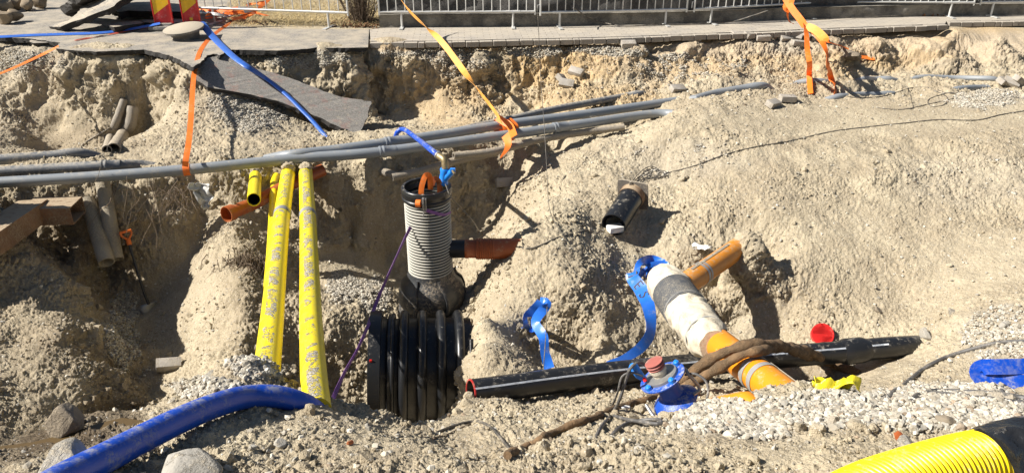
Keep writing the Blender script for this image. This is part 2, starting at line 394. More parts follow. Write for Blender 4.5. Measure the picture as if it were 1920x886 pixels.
# merge points that fall on each other
keep = []
for i in range(len(cw)):
    if all(np.hypot(*(cw[i, :2]-cw[j, :2])) > 0.07 for j in keep): keep.append(i)
cw = cw[keep]
def kern(d): return np.sqrt(d*d + 0.05**2)
_A = kern(np.linalg.norm(cw[:, None, :2]-cw[None, :, :2], axis=2)); _n = len(cw)
_A -= np.eye(_n)*0.012
_P = np.concatenate([np.ones((_n, 1)), cw[:, :2]], 1)
_M = np.block([[_A, _P], [_P.T, np.zeros((3, 3))]])
_W = np.linalg.solve(_M, np.concatenate([cw[:, 2], np.zeros(3)]))
def macro(x, y):
    sh = x.shape; x = x.ravel(); y = y.ravel(); out = np.empty(len(x))
    for a in range(0, len(x), 40000):
        b = slice(a, a+40000)
        d = np.hypot(x[b, None]-cw[None, :, 0], y[b, None]-cw[None, :, 1])
        out[b] = kern(d) @ _W[:_n] + _W[_n] + _W[_n+1]*x[b] + _W[_n+2]*y[b]
    far = np.maximum(sstep(10.5, 14, np.abs(x)), sstep(14, 17, y)); near = sstep(1.2, .2, y)
    out = out*(1-near) + near*.6
    out = out*(1-far) + far*np.where(y > 6, -.1, -.3)
    return out.reshape(sh)

Y0, Y1 = 1.9, 12.9
def fan(y): return .26 + .74*np.clip((y-Y0)/(Y1-Y0), 0, 1)        # columns stand closer together near the camera
DU = 0.0135
us = np.arange(-8.8, 9.2, DU)
us = np.concatenate([(-8.8 - np.cumsum(0.03*1.22**np.arange(36)))[::-1], us, 9.2 + np.cumsum(0.03*1.22**np.arange(36))])
yf = np.linspace(Y0, Y1, 620); uc = us[::4]
_U, _Y = np.meshgrid(uc, yf, indexing='ij')
Zc = macro(_U*fan(_Y), _Y)
Zf = np.stack([np.interp(us, uc, Zc[:, j]) for j in range(len(yf))], 1)
# equal steps along each profile, so that steep banks get as many faces as flat ground
dz = np.diff(Zf, axis=1); dy = yf[1]-yf[0]
wt = 1/(.3+.7*(yf[1:]-Y0)/(Y1-Y0))**1.1
arc = np.cumsum(np.sqrt(dy*dy + dz*dz)*wt[None], axis=1); arc = np.concatenate([np.zeros((len(us), 1)), arc], 1)
arc /= arc[:, -1:]
pad = np.pad(arc, ((20, 20), (0, 0)), mode='edge')
cs = np.concatenate([np.zeros((1, arc.shape[1])), np.cumsum(pad, axis=0)], axis=0); arcs = (cs[41:]-cs[:-41])/41
NR = 1000
tt = np.linspace(0, 1, NR)
Yc = np.stack([np.interp(tt, arcs[i], yf) for i in range(len(us))])
Zg = np.stack([np.interp(Yc[i], yf, Zf[i]) for i in range(len(us))])
Xg = us[:, None]*fan(Yc)
def strip(yl):
    U, Y = np.meshgrid(us, yl, indexing='ij'); X = U*fan(Y); return X, Y, macro(X, Y)
Xa, Ya, Za = strip((Y0 - np.cumsum(0.05*1.25**np.arange(20)))[::-1]); Xb, Yb, Zb = strip(Y1 + np.cumsum(0.04*1.25**np.arange(28)))
Xg = np.concatenate([Xa, Xg, Xb], 1); Yg = np.concatenate([Ya, Yc, Yb], 1); Zg = np.concatenate([Za, Zg, Zb], 1)
nx, nyr = Xg.shape
P = np.stack([Xg, Yg, Zg], -1)
def normals(P):
    a = np.gradient(P, axis=0); b = np.gradient(P, axis=1); n = np.cross(a, b); return n/np.linalg.norm(n, axis=2, keepdims=True)
Nn = normals(P)
pf = P.reshape(-1, 3).copy(); nf = Nn.reshape(-1, 3)
inner = sstep(10.5, 8.6, np.abs(pf[:, 0]))*sstep(1.0, 1.8, pf[:, 1])*sstep(13.5, 12.6, pf[:, 1])
steep = 1-np.abs(nf[:, 2])
# patches (painted into the place as differences of soil colour and texture): photo x, y, radius in photo px, amount
def blobs(lst, pts=None):
    q = pf if pts is None else pts
    v = np.zeros(len(q)); d = q-np.array(CAM)
    fw = np.array(FWD); up = np.array(UP); dep = np.maximum(d @ fw, .5)
    sx = 960+FPX*d[:, 0]/dep; sy = 443-FPX*(d @ up)/dep
    wob = perlin(q*1.7)*22+perlin(q*5.1+9)*14
    for (cx, cy, rx, ry, a) in lst:
        e = np.sqrt(((sx-cx)/rx)**2+((sy-cy)/ry)**2)
        v = np.maximum(v, a*sstep(1.25, .65, e + wob/60))
    return v
S_SMOOTH = blobs([(340,520,70,90,1),(300,600,50,60,.8),(820,210,60,40,.8),(660,500,60,40,1),(700,400,70,70,.9),(650,350,90,40,.7),(250,200,90,60,.6),(120,230,60,50,.9),(420,560,50,90,.6),
                 (1700,222,330,42,.9),(1600,430,220,80,.55),(1750,500,230,90,.6),(1450,330,150,50,.35),(560,830,190,60,.5),(1640,690,110,50,.7),(930,600,60,90,.8),(850,760,60,50,.8),(1000,690,120,40,.4),(1440,200,70,20,.5),(60,650,90,70,.3),
                 (1100,430,80,60,.3),(1380,850,180,40,.6),(60,830,60,30,.9)])
S_GRAV = blobs([(470,195,80,50,.9),(560,110,110,16,1),(800,95,120,14,.8),(1050,92,140,14,.8),(1300,95,200,16,.9),(1600,70,100,14,.7),(1850,75,90,18,.8),(60,120,70,40,.6),(1780,770,180,40,1),(1560,780,130,36,1),(1420,790,120,40,.9),(1320,800,70,30,.7),(1850,190,70,20,.6),(1900,640,90,60,.5),(1260,300,150,40,.35),(480,695,60,22,1),(390,730,70,22,.8),(230,620,35,70,.9),(640,540,30,40,.8),(1830,340,120,50,.3),
               (1290,130,170,40,.4),(1660,84,140,26,.9),(1860,88,120,30,.95),(1450,84,130,22,.9),(1760,110,120,20,.5),(850,120,90,25,.5),(1400,600,40,30,.3),(700,560,30,40,.8)])
S_OCHRE = blobs([(850,90,180,10,1),(1060,120,130,50,.8),(1300,110,170,50,.7),(1680,90,150,40,.8),(1850,80,90,40,.6),(1550,120,80,40,.5),(850,170,150,70,.45),(1100,190,130,40,.5)])
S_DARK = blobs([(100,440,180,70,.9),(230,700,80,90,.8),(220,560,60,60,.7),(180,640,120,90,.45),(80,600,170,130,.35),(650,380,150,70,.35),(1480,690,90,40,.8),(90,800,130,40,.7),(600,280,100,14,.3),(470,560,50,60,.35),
               (1640,270,160,22,.3),(1590,320,60,25,.4),(180,270,110,30,.5),(1880,600,60,30,.3),(640,700,50,60,.4),(1080,640,120,40,.2)])  # darker brown soil colour, strongest in the pit, gully and hollows
S_WET = blobs([(120,830,110,26,1),(210,790,60,40,.8),(20,850,60,30,.8)])
rough = (0.45 + 0.9*steep) * (1-.82*S_SMOOTH) * inner
rough = np.maximum(rough, .05*inner)
rough = rough*(1+1.1*sstep(10.2, 10.9, pf[:, 1])*sstep(-.14, -.22, pf[:, 2]))
n1 = fbm(pf*1.3, 3); n2 = fbm(pf*4.1+30, 3)
patch = sstep(-.25, .45, fbm(pf*2.2+70, 3))                     # where the soil is cloddy rather than washed smooth
w1, v1 = worley(pf*7.0 + np.stack([n2]*3, 1)*.8)
w2, v2 = worley(pf*17.0+5)
w3, v3 = worley(pf*36.0+15)
rid = 1-np.abs(perlin(pf*np.array([6, 6, 3.2])+3))*2
disp = rough*(0.085*n1 + 0.045*n2 + 0.055*(0.6-w1)*patch*(.4+v1) + 0.024*(rid-.5)*(.3+steep))
disp += (0.020*(0.55-w2)*patch*(v2*1.3)*(1-.8*S_SMOOTH) + 0.008*(0.5-w3)*(.35+.65*patch)*(1-.75*S_SMOOTH) + .0045*perlin(pf*24)+.0025*perlin(pf*52))*inner
# ledges where crusts and lumps have broken away
t_ = fbm(pf*2.3+np.array([0, 0, 5.0]), 5, gain=.55)*4.2; fr_ = t_-np.floor(t_); led = np.floor(t_)+sstep(.0, .16, fr_)-t_
t2 = fbm(pf*6.5+55, 4, gain=.55)*3.0; fr2 = t2-np.floor(t2); led2 = np.floor(t2)+sstep(0, .22, fr2)-t2
relief = (1+.7*sstep(10.2, 10.9, pf[:, 1])*sstep(-.14, -.22, pf[:, 2]))*(1-.85*S_SMOOTH)*inner*(.45+.55*sstep(-.35, .3, fbm(pf*1.1+140, 2)))
disp += relief*(.034*led*(.6+.7*steep) + .015*led2 + .009*(1-np.abs(perlin(pf*13+8))*2.4))
# rain rills and slips running down the smooth sand faces
rill = perlin(np.stack([pf[:, 0]*7+pf[:, 2]*1.2, pf[:, 1]*2.0, pf[:, 2]*2.2], 1)+40)
disp += S_SMOOTH*sstep(.12, .4, steep)*rill*.014*inner
flat = sstep(0.0, 1.0, (pf[:, 1]-11.2)/1.2)*sstep(-.13, -.085, pf[:, 2]); disp *= (1-.9*flat)     # under the pavement
pf2 = pf + nf*disp[:, None]
idx = np.arange(nx*nyr).reshape(nx, nyr)
quads = np.stack([idx[:-1, :-1].ravel(), idx[1:, :-1].ravel(), idx[1:, 1:].ravel(), idx[:-1, 1:].ravel()], 1)
gme = np_mesh('ground', pf2, quads)
def attr(me, name, a):
    at = me.attributes.new(name, 'FLOAT', 'POINT'); at.data.foreach_set('value', np.asarray(a, np.float32))
attr(gme, 'gravel', S_GRAV); attr(gme, 'ochre', S_OCHRE); attr(gme, 'dark', S_DARK); attr(gme, 'wet', S_WET); attr(gme, 'fresh', sstep(.3, -.5, disp/0.06)*.5)
NF2 = normals(pf2.reshape(nx, nyr, 3)).reshape(-1, 3)

def soil_nodes(nt, p, use_attr=True):
    L = nt.links
    def A(n):
        a = N(nt, 'Attribute'); a.attribute_name = n; return a.outputs['Fac']
    big = noise(nt, .9, 5, .6); mid = noise(nt, 5.5, 6, .65); fin = noise(nt, 42, 5, .7); grit = noise(nt, 210, 3, .7)
    c = mix(nt, ramp(nt, big, .35, .65), (.46, .39, .277, 1), (.58, .505, .362, 1))
    c = mix(nt, ramp(nt, mid, .40, .64), mix(nt, .45, c, (.36, .295, .205, 1)), c)
    if use_attr:
        c = mix(nt, mth(nt, 'MULTIPLY', A('ochre'), .9), c, (.56, .385, .185, 1))
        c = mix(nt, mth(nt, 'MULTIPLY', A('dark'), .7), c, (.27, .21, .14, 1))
        c = mix(nt, mth(nt, 'MULTIPLY', A('gravel'), .4), c, (.46, .44, .40, 1))
        c = mix(nt, mth(nt, 'MULTIPLY', A('wet'), .85), c, (.10, .07, .04, 1))
    c = mix(nt, mth(nt, 'MULTIPLY', ramp(nt, fin, .36, .60), .55), c, mix(nt, 1.0, c, (.68, .66, .64, 1), 'MULTIPLY'))
    v = N(nt, 'TexVoronoi'); v.inputs['Scale'].default_value = 95; g = N(nt, 'NewGeometry'); L.new(g.outputs['Position'], v.inputs['Vector'])
    sepc = N(nt, 'SeparateColor'); L.new(v.outputs['Color'], sepc.inputs[0])
    c = mix(nt, mth(nt, 'MULTIPLY', ramp(nt, sepc.outputs[0], .9, .93), ramp(nt, v.outputs['Distance'], .42, .25)), c, (.62, .60, .56, 1))
    c = mix(nt, mth(nt, 'MULTIPLY', ramp(nt, sepc.outputs[1], .93, .96), ramp(nt, v.outputs['Distance'], .42, .25)), c, (.16, .13, .10, 1))
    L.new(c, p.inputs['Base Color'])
    r = mth(nt, 'SUBTRACT', .95, mth(nt, 'MULTIPLY', A('wet'), .45)) if use_attr else None
    if r is not None: L.new(r, p.inputs['Roughness'])
    else: p.inputs['Roughness'].default_value = .95
    p.inputs['Specular IOR Level'].default_value = .2
    h = mth(nt, 'ADD', mth(nt, 'MULTIPLY', fin, 1.0), mth(nt, 'MULTIPLY', grit, .35))
    h = mth(nt, 'ADD', h, mth(nt, 'MULTIPLY', ramp(nt, v.outputs['Distance'], .5, .1), .22))
    bump(nt, p, h, .016, .9)
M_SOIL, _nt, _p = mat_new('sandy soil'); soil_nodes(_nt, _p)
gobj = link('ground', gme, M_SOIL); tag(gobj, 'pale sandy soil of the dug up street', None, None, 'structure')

# a coarser copy of the surface in memory, to find where things lie
st = 3
sub = idx[::st, ::st]; sm = sub.ravel(); remap = -np.ones(nx*nyr, int); remap[sm] = np.arange(len(sm))
bq = np.stack([sub[:-1, :-1].ravel(), sub[1:, :-1].ravel(), sub[1:, 1:].ravel(), sub[:-1, 1:].ravel()], 1)
BV = BVHTree.FromPolygons([tuple(v) for v in pf2[sm]], remap[bq].tolist())
def PH(px, py, lift=0.0):
    """the spot of ground seen at a place of the photo"""
    d = ray(px, py).normalized(); h, n, i, t = BV.ray_cast(CAM, d)
    if h is None: return PZ(px, py, -.1)
    if n.z < 0: n = -n
    return h + n*lift
def drop(p, lift=0.0):
    h, n, i, t = BV.ray_cast(Vector((p.x, p.y, 6)), Vector((0, 0, -1)))
    return Vector((p.x, p.y, (h.z if h else p.z)+lift))
# ================================================================== MATERIALS OF THE THINGS
M_ASPH, nt, p = mat_new('old asphalt')
v = N(nt, 'TexVoronoi'); v.inputs['Scale'].default_value = 110; g = N(nt, 'NewGeometry'); nt.links.new(g.outputs['Position'], v.inputs['Vector'])
sc = N(nt, 'SeparateColor'); nt.links.new(v.outputs['Color'], sc.inputs[0])
c = mix(nt, ramp(nt, sc.outputs[0], .2, .9), (.15, .14, .125, 1), (.33, .31, .28, 1))
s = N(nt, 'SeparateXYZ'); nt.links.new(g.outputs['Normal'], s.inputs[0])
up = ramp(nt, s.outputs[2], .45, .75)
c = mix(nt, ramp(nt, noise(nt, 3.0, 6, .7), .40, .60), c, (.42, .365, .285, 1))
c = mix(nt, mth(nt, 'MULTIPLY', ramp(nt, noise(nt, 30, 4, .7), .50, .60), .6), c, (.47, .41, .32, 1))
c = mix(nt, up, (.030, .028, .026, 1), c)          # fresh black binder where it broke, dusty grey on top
nt.links.new(c, p.inputs['Base Color']); p.inputs['Roughness'].default_value = .9
bump(nt, p, mth(nt, 'ADD', v.outputs['Distance'], noise(nt, 60, 4)), .006)
M_SLAB, nt, p = mat_new('grey asphalt slab')
v = N(nt, 'TexVoronoi'); v.inputs['Scale'].default_value = 120; g = N(nt, 'NewGeometry'); nt.links.new(g.outputs['Position'], v.inputs['Vector'])
sc = N(nt, 'SeparateColor'); nt.links.new(v.outputs['Color'], sc.inputs[0])
c = mix(nt, ramp(nt, sc.outputs[0], .1, .9), (.16, .15, .135, 1), (.32, .30, .27, 1))
c = mix(nt, mth(nt, 'MULTIPLY', ramp(nt, noise(nt, 5, 6, .75), .53, .62), .55), c, (.30, .17, .14, 1))
c = mix(nt, mth(nt, 'MULTIPLY', ramp(nt, noise(nt, 14, 5, .7), .56, .66), .7), c, (.42, .36, .27, 1))
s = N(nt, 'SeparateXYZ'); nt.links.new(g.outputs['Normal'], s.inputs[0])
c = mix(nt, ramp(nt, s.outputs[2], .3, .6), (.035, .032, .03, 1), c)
nt.links.new(c, p.inputs['Base Color']); p.inputs['Roughness'].default_value = .9
bump(nt, p, v.outputs['Distance'], .005)

def paver_mat(name, c1, c2):
    m, nt, p = mat_new(name)
    g = N(nt, 'NewGeometry'); b = N(nt, 'TexBrick'); mp = N(nt, 'Mapping'); mp.inputs['Rotation'].default_value[2] = math.radians(-4)
    nt.links.new(g.outputs['Position'], mp.inputs[0]); nt.links.new(mp.outputs[0], b.inputs[0])
    b.inputs['Scale'].default_value = 1; b.inputs['Brick Width'].default_value = .2; b.inputs['Row Height'].default_value = .1; b.inputs['Mortar Size'].default_value = .005
    b.inputs['Color1'].default_value = c1+(1,); b.inputs['Color2'].default_value = c2+(1,); b.inputs['Mortar'].default_value = (.22, .19, .15, 1); b.inputs['Bias'].default_value = 0
    c = mix(nt, mth(nt, 'MULTIPLY', ramp(nt, noise(nt, 2.1, 6, .7), .38, .62), .55), b.outputs[0], (.48, .42, .33, 1))
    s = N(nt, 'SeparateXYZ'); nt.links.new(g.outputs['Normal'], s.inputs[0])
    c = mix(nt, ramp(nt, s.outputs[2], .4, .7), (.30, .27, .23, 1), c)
    nt.links.new(c, p.inputs['Base Color']); p.inputs['Roughness'].default_value = .92
    bump(nt, p, mth(nt, 'ADD', b.outputs['Fac'], noise(nt, 90, 4)), .003)
    return m
M_PAVE = paver_mat('concrete paving bricks', (.34, .31, .27), (.42, .38, .32))
M_BRICK = simple('loose paving brick concrete', (.37, .34, .30), .9, .5, spec=.3, bumpd=.004, bscale=110, vary=.2)
M_CONC = simple('rough concrete', (.33, .31, .28), .9, .5, spec=.3, bumpd=.006, bscale=60, vary=.2)
M_WALL, nt, p = mat_new('weathered wall render')
n1_ = noise(nt, 2.2, 7, .7); n2_ = noise(nt, 11, 6, .7)
c = mix(nt, ramp(nt, n1_, .38, .62), (.085, .08, .075, 1), (.20, .19, .175, 1))
c = mix(nt, mth(nt, 'MULTIPLY', ramp(nt, n2_, .5, .68), .7), c, (.05, .048, .045, 1))
nt.links.new(c, p.inputs['Base Color']); p.inputs['Roughness'].default_value = .95; bump(nt, p, mth(nt, 'ADD', n2_, noise(nt, 55, 5, .7)), .03)
M_PLINTH, nt, p = mat_new('weathered wall foot')
n1_ = noise(nt, 2.6, 7, .7); n2_ = noise(nt, 9, 6, .7)
c = mix(nt, ramp(nt, n1_, .40, .60), (.13, .12, .105, 1), (.30, .275, .23, 1))
nt.links.new(c, p.inputs['Base Color']); p.inputs['Roughness'].default_value = .95; bump(nt, p, mth(nt, 'ADD', n2_, noise(nt, 45, 5, .7)), .03)
M_GALV = simple('dusty galvanised steel', (.62, .62, .60), .42, .25, (.5, .46, .38), metal=.35, spec=.5, dscale=14, bumpd=.0004)
M_DUCT = simple('grey PVC', (.235, .255, .275), .42, .22, (.40, .36, .29), dscale=5, topdust=.12, bumpd=.0005, vary=.06)
M_DUCTD = simple('dark grey PVC', (.12, .13, .145), .45, .45, (.40, .36, .29), dscale=6, topdust=.5, bumpd=.0008)
M_DUCTOLD = simple('muddy old pipe', (.26, .235, .20), .8, .8, (.42, .35, .25), dscale=8, topdust=.6, bumpd=.004, bscale=60)
M_BLACK = simple('black polyethylene', (.016, .017, .019), .30, .18, (.30, .27, .22), dscale=6, topdust=.16, bumpd=.0006, vary=.1)
M_BLACKC = simple('black clean polyethylene', (.014, .015, .017), .33, .08, (.25, .23, .20), dscale=5, topdust=.10, bumpd=.0004, vary=.1)
M_RISER = simple('dusty grey polypropylene', (.30, .295, .28), .35, .15, (.44, .38, .29), dscale=4, topdust=.1, bumpd=.0004, vary=.12)
M_DOME = simple('dark grey polyethylene with mud', (.045, .048, .052), .34, .5, (.42, .345, .25), dscale=4, topdust=.22, bumpd=.002, bscale=70)
M_YEL, nt, p = mat_new('yellow polyethylene with stuck grit')
g = N(nt, 'NewGeometry'); sx_ = N(nt, 'SeparateXYZ'); nt.links.new(g.outputs['Normal'], sx_.inputs[0])
up = ramp(nt, mth(nt, 'MULTIPLY', mth(nt, 'ADD', sx_.outputs[2], mth(nt, 'MULTIPLY', noise(nt, 26, 5, .75), .30)), .8), .79, .86); blot = ramp(nt, noise(nt, 3.1, 6, .72, dist=1.6), .47, .60); fine = ramp(nt, noise(nt, 48, 5, .8), .40, .50); sp2 = N(nt, 'SeparateXYZ'); nt.links.new(g.outputs['Position'], sp2.inputs[0])
fr_y = N(nt, 'MapRange'); nt.links.new(sp2.outputs[1], fr_y.inputs[0]); fr_y.inputs[1].default_value = 8.2; fr_y.inputs[2].default_value = 6.3
d_ = mth(nt, 'MULTIPLY', mth(nt, 'MULTIPLY', up, fine), mth(nt, 'MULTIPLY', blot, mth(nt, 'ADD', .35, mth(nt, 'MULTIPLY', fr_y.outputs[0], .65))))
d_ = ramp(nt, d_, .12, .35)
thin = mth(nt, 'MULTIPLY', ramp(nt, noise(nt, 6, 6, .75, dist=.8), .46, .66), .5)
c = mix(nt, thin, (.82, .66, .012, 1), (.55, .45, .12, 1)); c = mix(nt, d_, c, mix(nt, ramp(nt, noise(nt, 90, 2), .35, .65), (.17, .155, .13, 1), (.50, .46, .39, 1)))
nt.links.new(c, p.inputs['Base Color']); nt.links.new(mix(nt, d_, (.36, .36, .36, 1), (.95, .95, .95, 1)), p.inputs['Roughness']); bump(nt, p, mth(nt, 'MULTIPLY', d_, noise(nt, 60, 3)), .012)
M_YELP = simple('yellow polyethylene', (.83, .66, .012), .34, .05, (.5, .42, .28), dscale=8, topdust=.05, bumpd=.0004, vary=.04)
M_DRAIN = simple('bright yellow drain pipe', (.87, .64, .007), .33, .25, (.52, .43, .27), dscale=7, topdust=.12, bumpd=.0003, vary=.03)
M_BLUEP = simple('blue polyethylene pipe', (.006, .068, .48), .35, .36, (.32, .33, .36), dscale=6, topdust=.34, bumpd=.0006, vary=.08)
M_BLUEH = simple('blue lay flat hose', (.035, .13, .50), .42, .12, (.35, .36, .40), dscale=8, topdust=.08, bumpd=.0006, vary=.1)
M_TAPE = simple('blue plastic tape', (.02, .14, .60), .30, .14, (.35, .36, .40), dscale=12, bumpd=.001, vary=.15, bscale=40)
M_TERRA = simple('terracotta PVC', (.34, .085, .022), .42, .25, (.45, .33, .2), dscale=6, topdust=.1, bumpd=.0005)
M_ORP = simple('orange PVC', (.72, .25, .012), .34, .12, (.45, .36, .25), dscale=7, topdust=.10, bumpd=.0004, vary=.06)
M_ORPD = simple('dirty orange PVC', (.60, .22, .015), .40, .35, (.45, .36, .24), dscale=6, topdust=.25, bumpd=.0008, vary=.1)
M_STRAP = simple('orange webbing', (.86, .19, .02), .55, .2, (.55, .35, .18), dscale=10, bumpd=.0012, bscale=330, vary=.12)
M_STRAPY = simple('faded orange webbing', (.85, .38, .07), .55, .2, (.6, .42, .2), dscale=10, bumpd=.0012, bscale=330, vary=.2)
M_PURP = simple('purple webbing', (.17, .065, .27), .6, .3, (.4, .3, .35), dscale=10, bumpd=.0012, bscale=330)
M_RED = simple('red plastic', (.68, .025, .022), .32, .15, (.5, .35, .28), dscale=12, bumpd=.0004)
M_SIGNR = simple('red sign sheeting', (.56, .018, .025), .4, .25, (.55, .38, .34), dscale=12, bumpd=.0)
M_SIGNY = simple('yellow sign sheeting', (.80, .47, .01), .4, .18, (.6, .5, .35), dscale=12, bumpd=.0)
M_RUBBER = simple('grey recycled rubber', (.20, .195, .185), .85, .5, (.45, .4, .33), dscale=10, topdust=.4, bumpd=.003)
M_CAST = simple('sandy cast iron', (.13, .12, .11), .75, .5, (.44, .38, .29), dscale=6, topdust=.95, bumpd=.002)
M_RUST = simple('rusty painted steel', (.22, .12, .065), .8, .6, (.38, .30, .20), dscale=5, topdust=.75, bumpd=.003, bscale=70, vary=.3)
M_FIBRE = simple('old fibre cement', (.30, .265, .20), .9, .8, (.42, .35, .25), dscale=5, bumpd=.003, vary=.2)
M_BRASS = simple('dirty brass', (.32, .25, .13), .45, .4, (.4, .34, .25), metal=.6, dscale=20)
M_VALVE = simple('sky blue enamel', (.015, .22, .75), .32, .15, (.35, .35, .35), dscale=20)
M_PUMP = simple('blue painted steel', (.012, .075, .42), .36, .32, (.36, .38, .42), dscale=11, topdust=.3, bumpd=.0008)
M_STEEL = simple('dirty bare steel', (.36, .36, .35), .45, .35, (.4, .35, .28), metal=.7, dscale=20)
M_CLIP = simple('grey metal clip', (.36, .36, .35), .4, .3, (.42, .38, .3), metal=.25, dscale=20, bumpd=.0003)
M_HOSE = simple('faded red rubber', (.33, .10, .08), .6, .35, (.42, .3, .25), dscale=20)
M_CLOTH = simple('off white geotextile', (.62, .56, .44), .9, .5, (.46, .38, .27), dscale=9, spec=.15, bumpd=.003, bscale=60)
M_WHITE = simple('white plastic', (.78, .77, .74), .5, .15, (.5, .44, .35), dscale=10, bumpd=.001)
M_CABLE = simple('dusty black cable', (.05, .047, .043), .55, .55, (.36, .31, .24), dscale=14, topdust=.2, bumpd=.0)
M_CABLEG = simple('grey rubber cable', (.085, .082, .08), .55, .4, (.4, .36, .3), dscale=10, bumpd=.0)
M_JUTE = simple('tarred jute wrapping', (.18, .11, .055), .9, .6, (.33, .235, .14), dscale=11, bumpd=.008, bscale=50, vary=.4)
M_ROOT = simple('dry root', (.17, .125, .085), .95, .5, (.4, .33, .24), dscale=20, bumpd=.002)
M_WOOD = simple('weathered timber', (.26, .20, .13), .85, .4, dscale=9, bumpd=.003, vary=.3)
M_SHAFT = simple('black steel shaft', (.03, .03, .032), .4, .2, dscale=14)
M_STONE = simple('pale field stone', (.33, .31, .27), .9, .45, (.5, .43, .32), dscale=5, topdust=.2, bumpd=.006, bscale=45, vary=.25)
M_BOULD = simple('muddy boulder', (.20, .165, .12), .9, .5, (.38, .31, .22), dscale=6, bumpd=.006, bscale=45, vary=.25)
M_FOIL = simple('crumpled black film', (.018, .019, .021), .22, .12, (.3, .28, .25), dscale=8, bumpd=.012, bscale=22, vary=.1)
M_STRAW = simple('dry grass', (.46, .36, .18), .9, 0, bumpd=.0, vary=.35, dscale=30)
M_TWIG = simple('dry twigs', (.13, .095, .065), .95, 0, bumpd=.0, vary=.3, dscale=20)
M_CORRA = simple('yellow foil', (.85, .72, .03), .35, .1, dscale=20, bumpd=.002)
M_PIPEIN = simple('black for bore shade and print', (.02, .02, .02), .6, .2, dscale=10)  # black put in for the shade inside a pipe, also the tape letters
# ================================================================== STREET: pavement, road, wall, barriers, slabs
def plane_of(*pts):
    A = np.array([tuple(p) for p in pts]); c = A.mean(0); u, s_, vt = np.linalg.svd(A-c); n = Vector(vt[2])
    if n.z < 0: n = -n
    return Vector(c), n
def on_plane(px, py, pl):
    d = ray(px, py); t = (pl[0]-CAM).dot(pl[1])/d.dot(pl[1]); return CAM + d*t
def jag(poly, step, amp, skip=lambda i: False, seed=1, zamp=0):
    """refine a closed outline and roughen it"""
    r = random.Random(seed); out = []; n = len(poly)
    for i in range(n):
        a, b = Vector(poly[i]), Vector(poly[(i+1) % n]); k = max(1, int((b-a).length/step)) if not skip(i) else 1
        for j in range(k):
            p = a.lerp(b, j/k)
            if not skip(i) and j: p = p + Vector((r.gauss(0, amp), r.gauss(0, amp), r.gauss(0, zamp)))
            out.append(p)
    return out
def slab_mb(top, thick, down=Vector((0, 0, -1)), under=.025, seed=2):
    """a broken plate: flat top, ragged side"""
    r = random.Random(seed); n = len(top); c = sum(top, Vector())/n; bm = bmesh.new()
    rings = []
    for k, (f, ins) in enumerate(((0, 0), (.3, .1), (.62, .5), (1, 1))):
        ring = []
        for p in top:
            q = p + down*thick*f*(1+(.18*r.uniform(-1, 1) if k == 3 else 0))
            if k:
                d = (c-p); d.z = 0; d = d.normalized() if d.length else d; q += d*(under*ins + r.uniform(-1, 1)*thick*.16)
            ring.append(bm.verts.new(q))
        rings.append(ring)
    for a, b in zip(rings, rings[1:]):
        for i in range(n): bm.faces.new((a[i], a[(i+1) % n], b[(i+1) % n], b[i]))
    from mathutils.geometry import tessellate_polygon
    for a, b, c_ in tessellate_polygon([top]):
        bm.faces.new((rings[0][a], rings[0][b], rings[0][c_])); bm.faces.new((rings[-1][c_], rings[-1][b], rings[-1][a]))
    m = MB().bm(bm); bm.free(); return m

# ---- road: old asphalt, broken off over the hollow
front = [(-260,64),(-60,66),(0,70),(60,73),(112,80),(104,91),(145,95),(180,97),(225,95),(270,93),(300,99),(325,107),(345,117),(362,126),(376,117),(388,104),(400,101),(412,104),(424,97),(436,93),(470,94),(520,95),(560,93),(600,89),(640,90),(690,89)]
fr = jag([PZ(x, y, 0) for x, y in front], .05, .010, seed=5)
fr = [p for p in fr][:-1] if False else fr
cut = [PZ(692, 55, 0), PZ(560, 53, 0), PZ(480, 51, 0), PZ(440, 44, 0), PZ(425, 33, 0), Vector((-6.2, 20, 0)), Vector((-30, 20, 0)), Vector((-30, 12, 0))]
fr = fr[:[i for i, p in enumerate(fr) if (p-PZ(690, 89, 0)).length < 1e-6][0]+1]
road = slab_mb(fr+cut, .065, under=.03, seed=6).build('road', M_ASPH, smooth=False); tag(road, kind='structure')

# ---- pavement of concrete bricks with its broken front row
edge = [(693,80),(760,80),(850,79),(960,76),(1070,74),(1180,71),(1300,66),(1440,61),(1520,57),(1570,55),(1700,50),(1779,47),(1781,42),(1920,40),(2150,33)]
E3 = [PZ(x, y, -.004) for x, y in edge]
Wb = [PZ(712, 51, 0), PZ(960, 49.5, 0), PZ(1230, 45.5, 0), PZ(1500, 36, 0), PZ(1700, 31, 0), PZ(1920, 28, 0), PZ(2150, 25, 0)]
def out_of(a, b): d = (b-a).normalized(); return Vector((-d.y, d.x, 0))
pv = MB(); inner_edge = [p + Vector((0, .12, 0)) for p in E3]
top = inner_edge + [p+Vector((0, .3, -.004)) for p in Wb[::-1]] + [PZ(693, 55, -.004)]
pv_m = slab_mb(top, .07, under=0, seed=3)
pl_ = resample(E3[:12], .104) ; rr_ = random.Random(4)
def row(mb, pts, wdt):
    i = 0
    while i < len(pts)-2:
        k = 1 if rr_.random() < .18 else 2
        a, b = pts[i], pts[min(len(pts)-1, i+k)]; L = (b-a).length; d = (b-a)/L; o = Vector((-d.y, d.x, 0))
        c = (a+b)/2 + o*(wdt/2 + rr_.uniform(-.02, .008)) + Vector((0, 0, -.042+rr_.uniform(-.004, .002)))
        R = Matrix((d, o, Vector((0, 0, 1)))).transposed()
        mb.box(c, (L-.012, wdt, .08), R, .008); i += k
row(pv_m, pl_, .105); row(pv_m, resample(E3[12:], .104), .115)
pav = pv_m.build('pavement', M_PAVE, smooth=False); tag(pav, kind='structure')

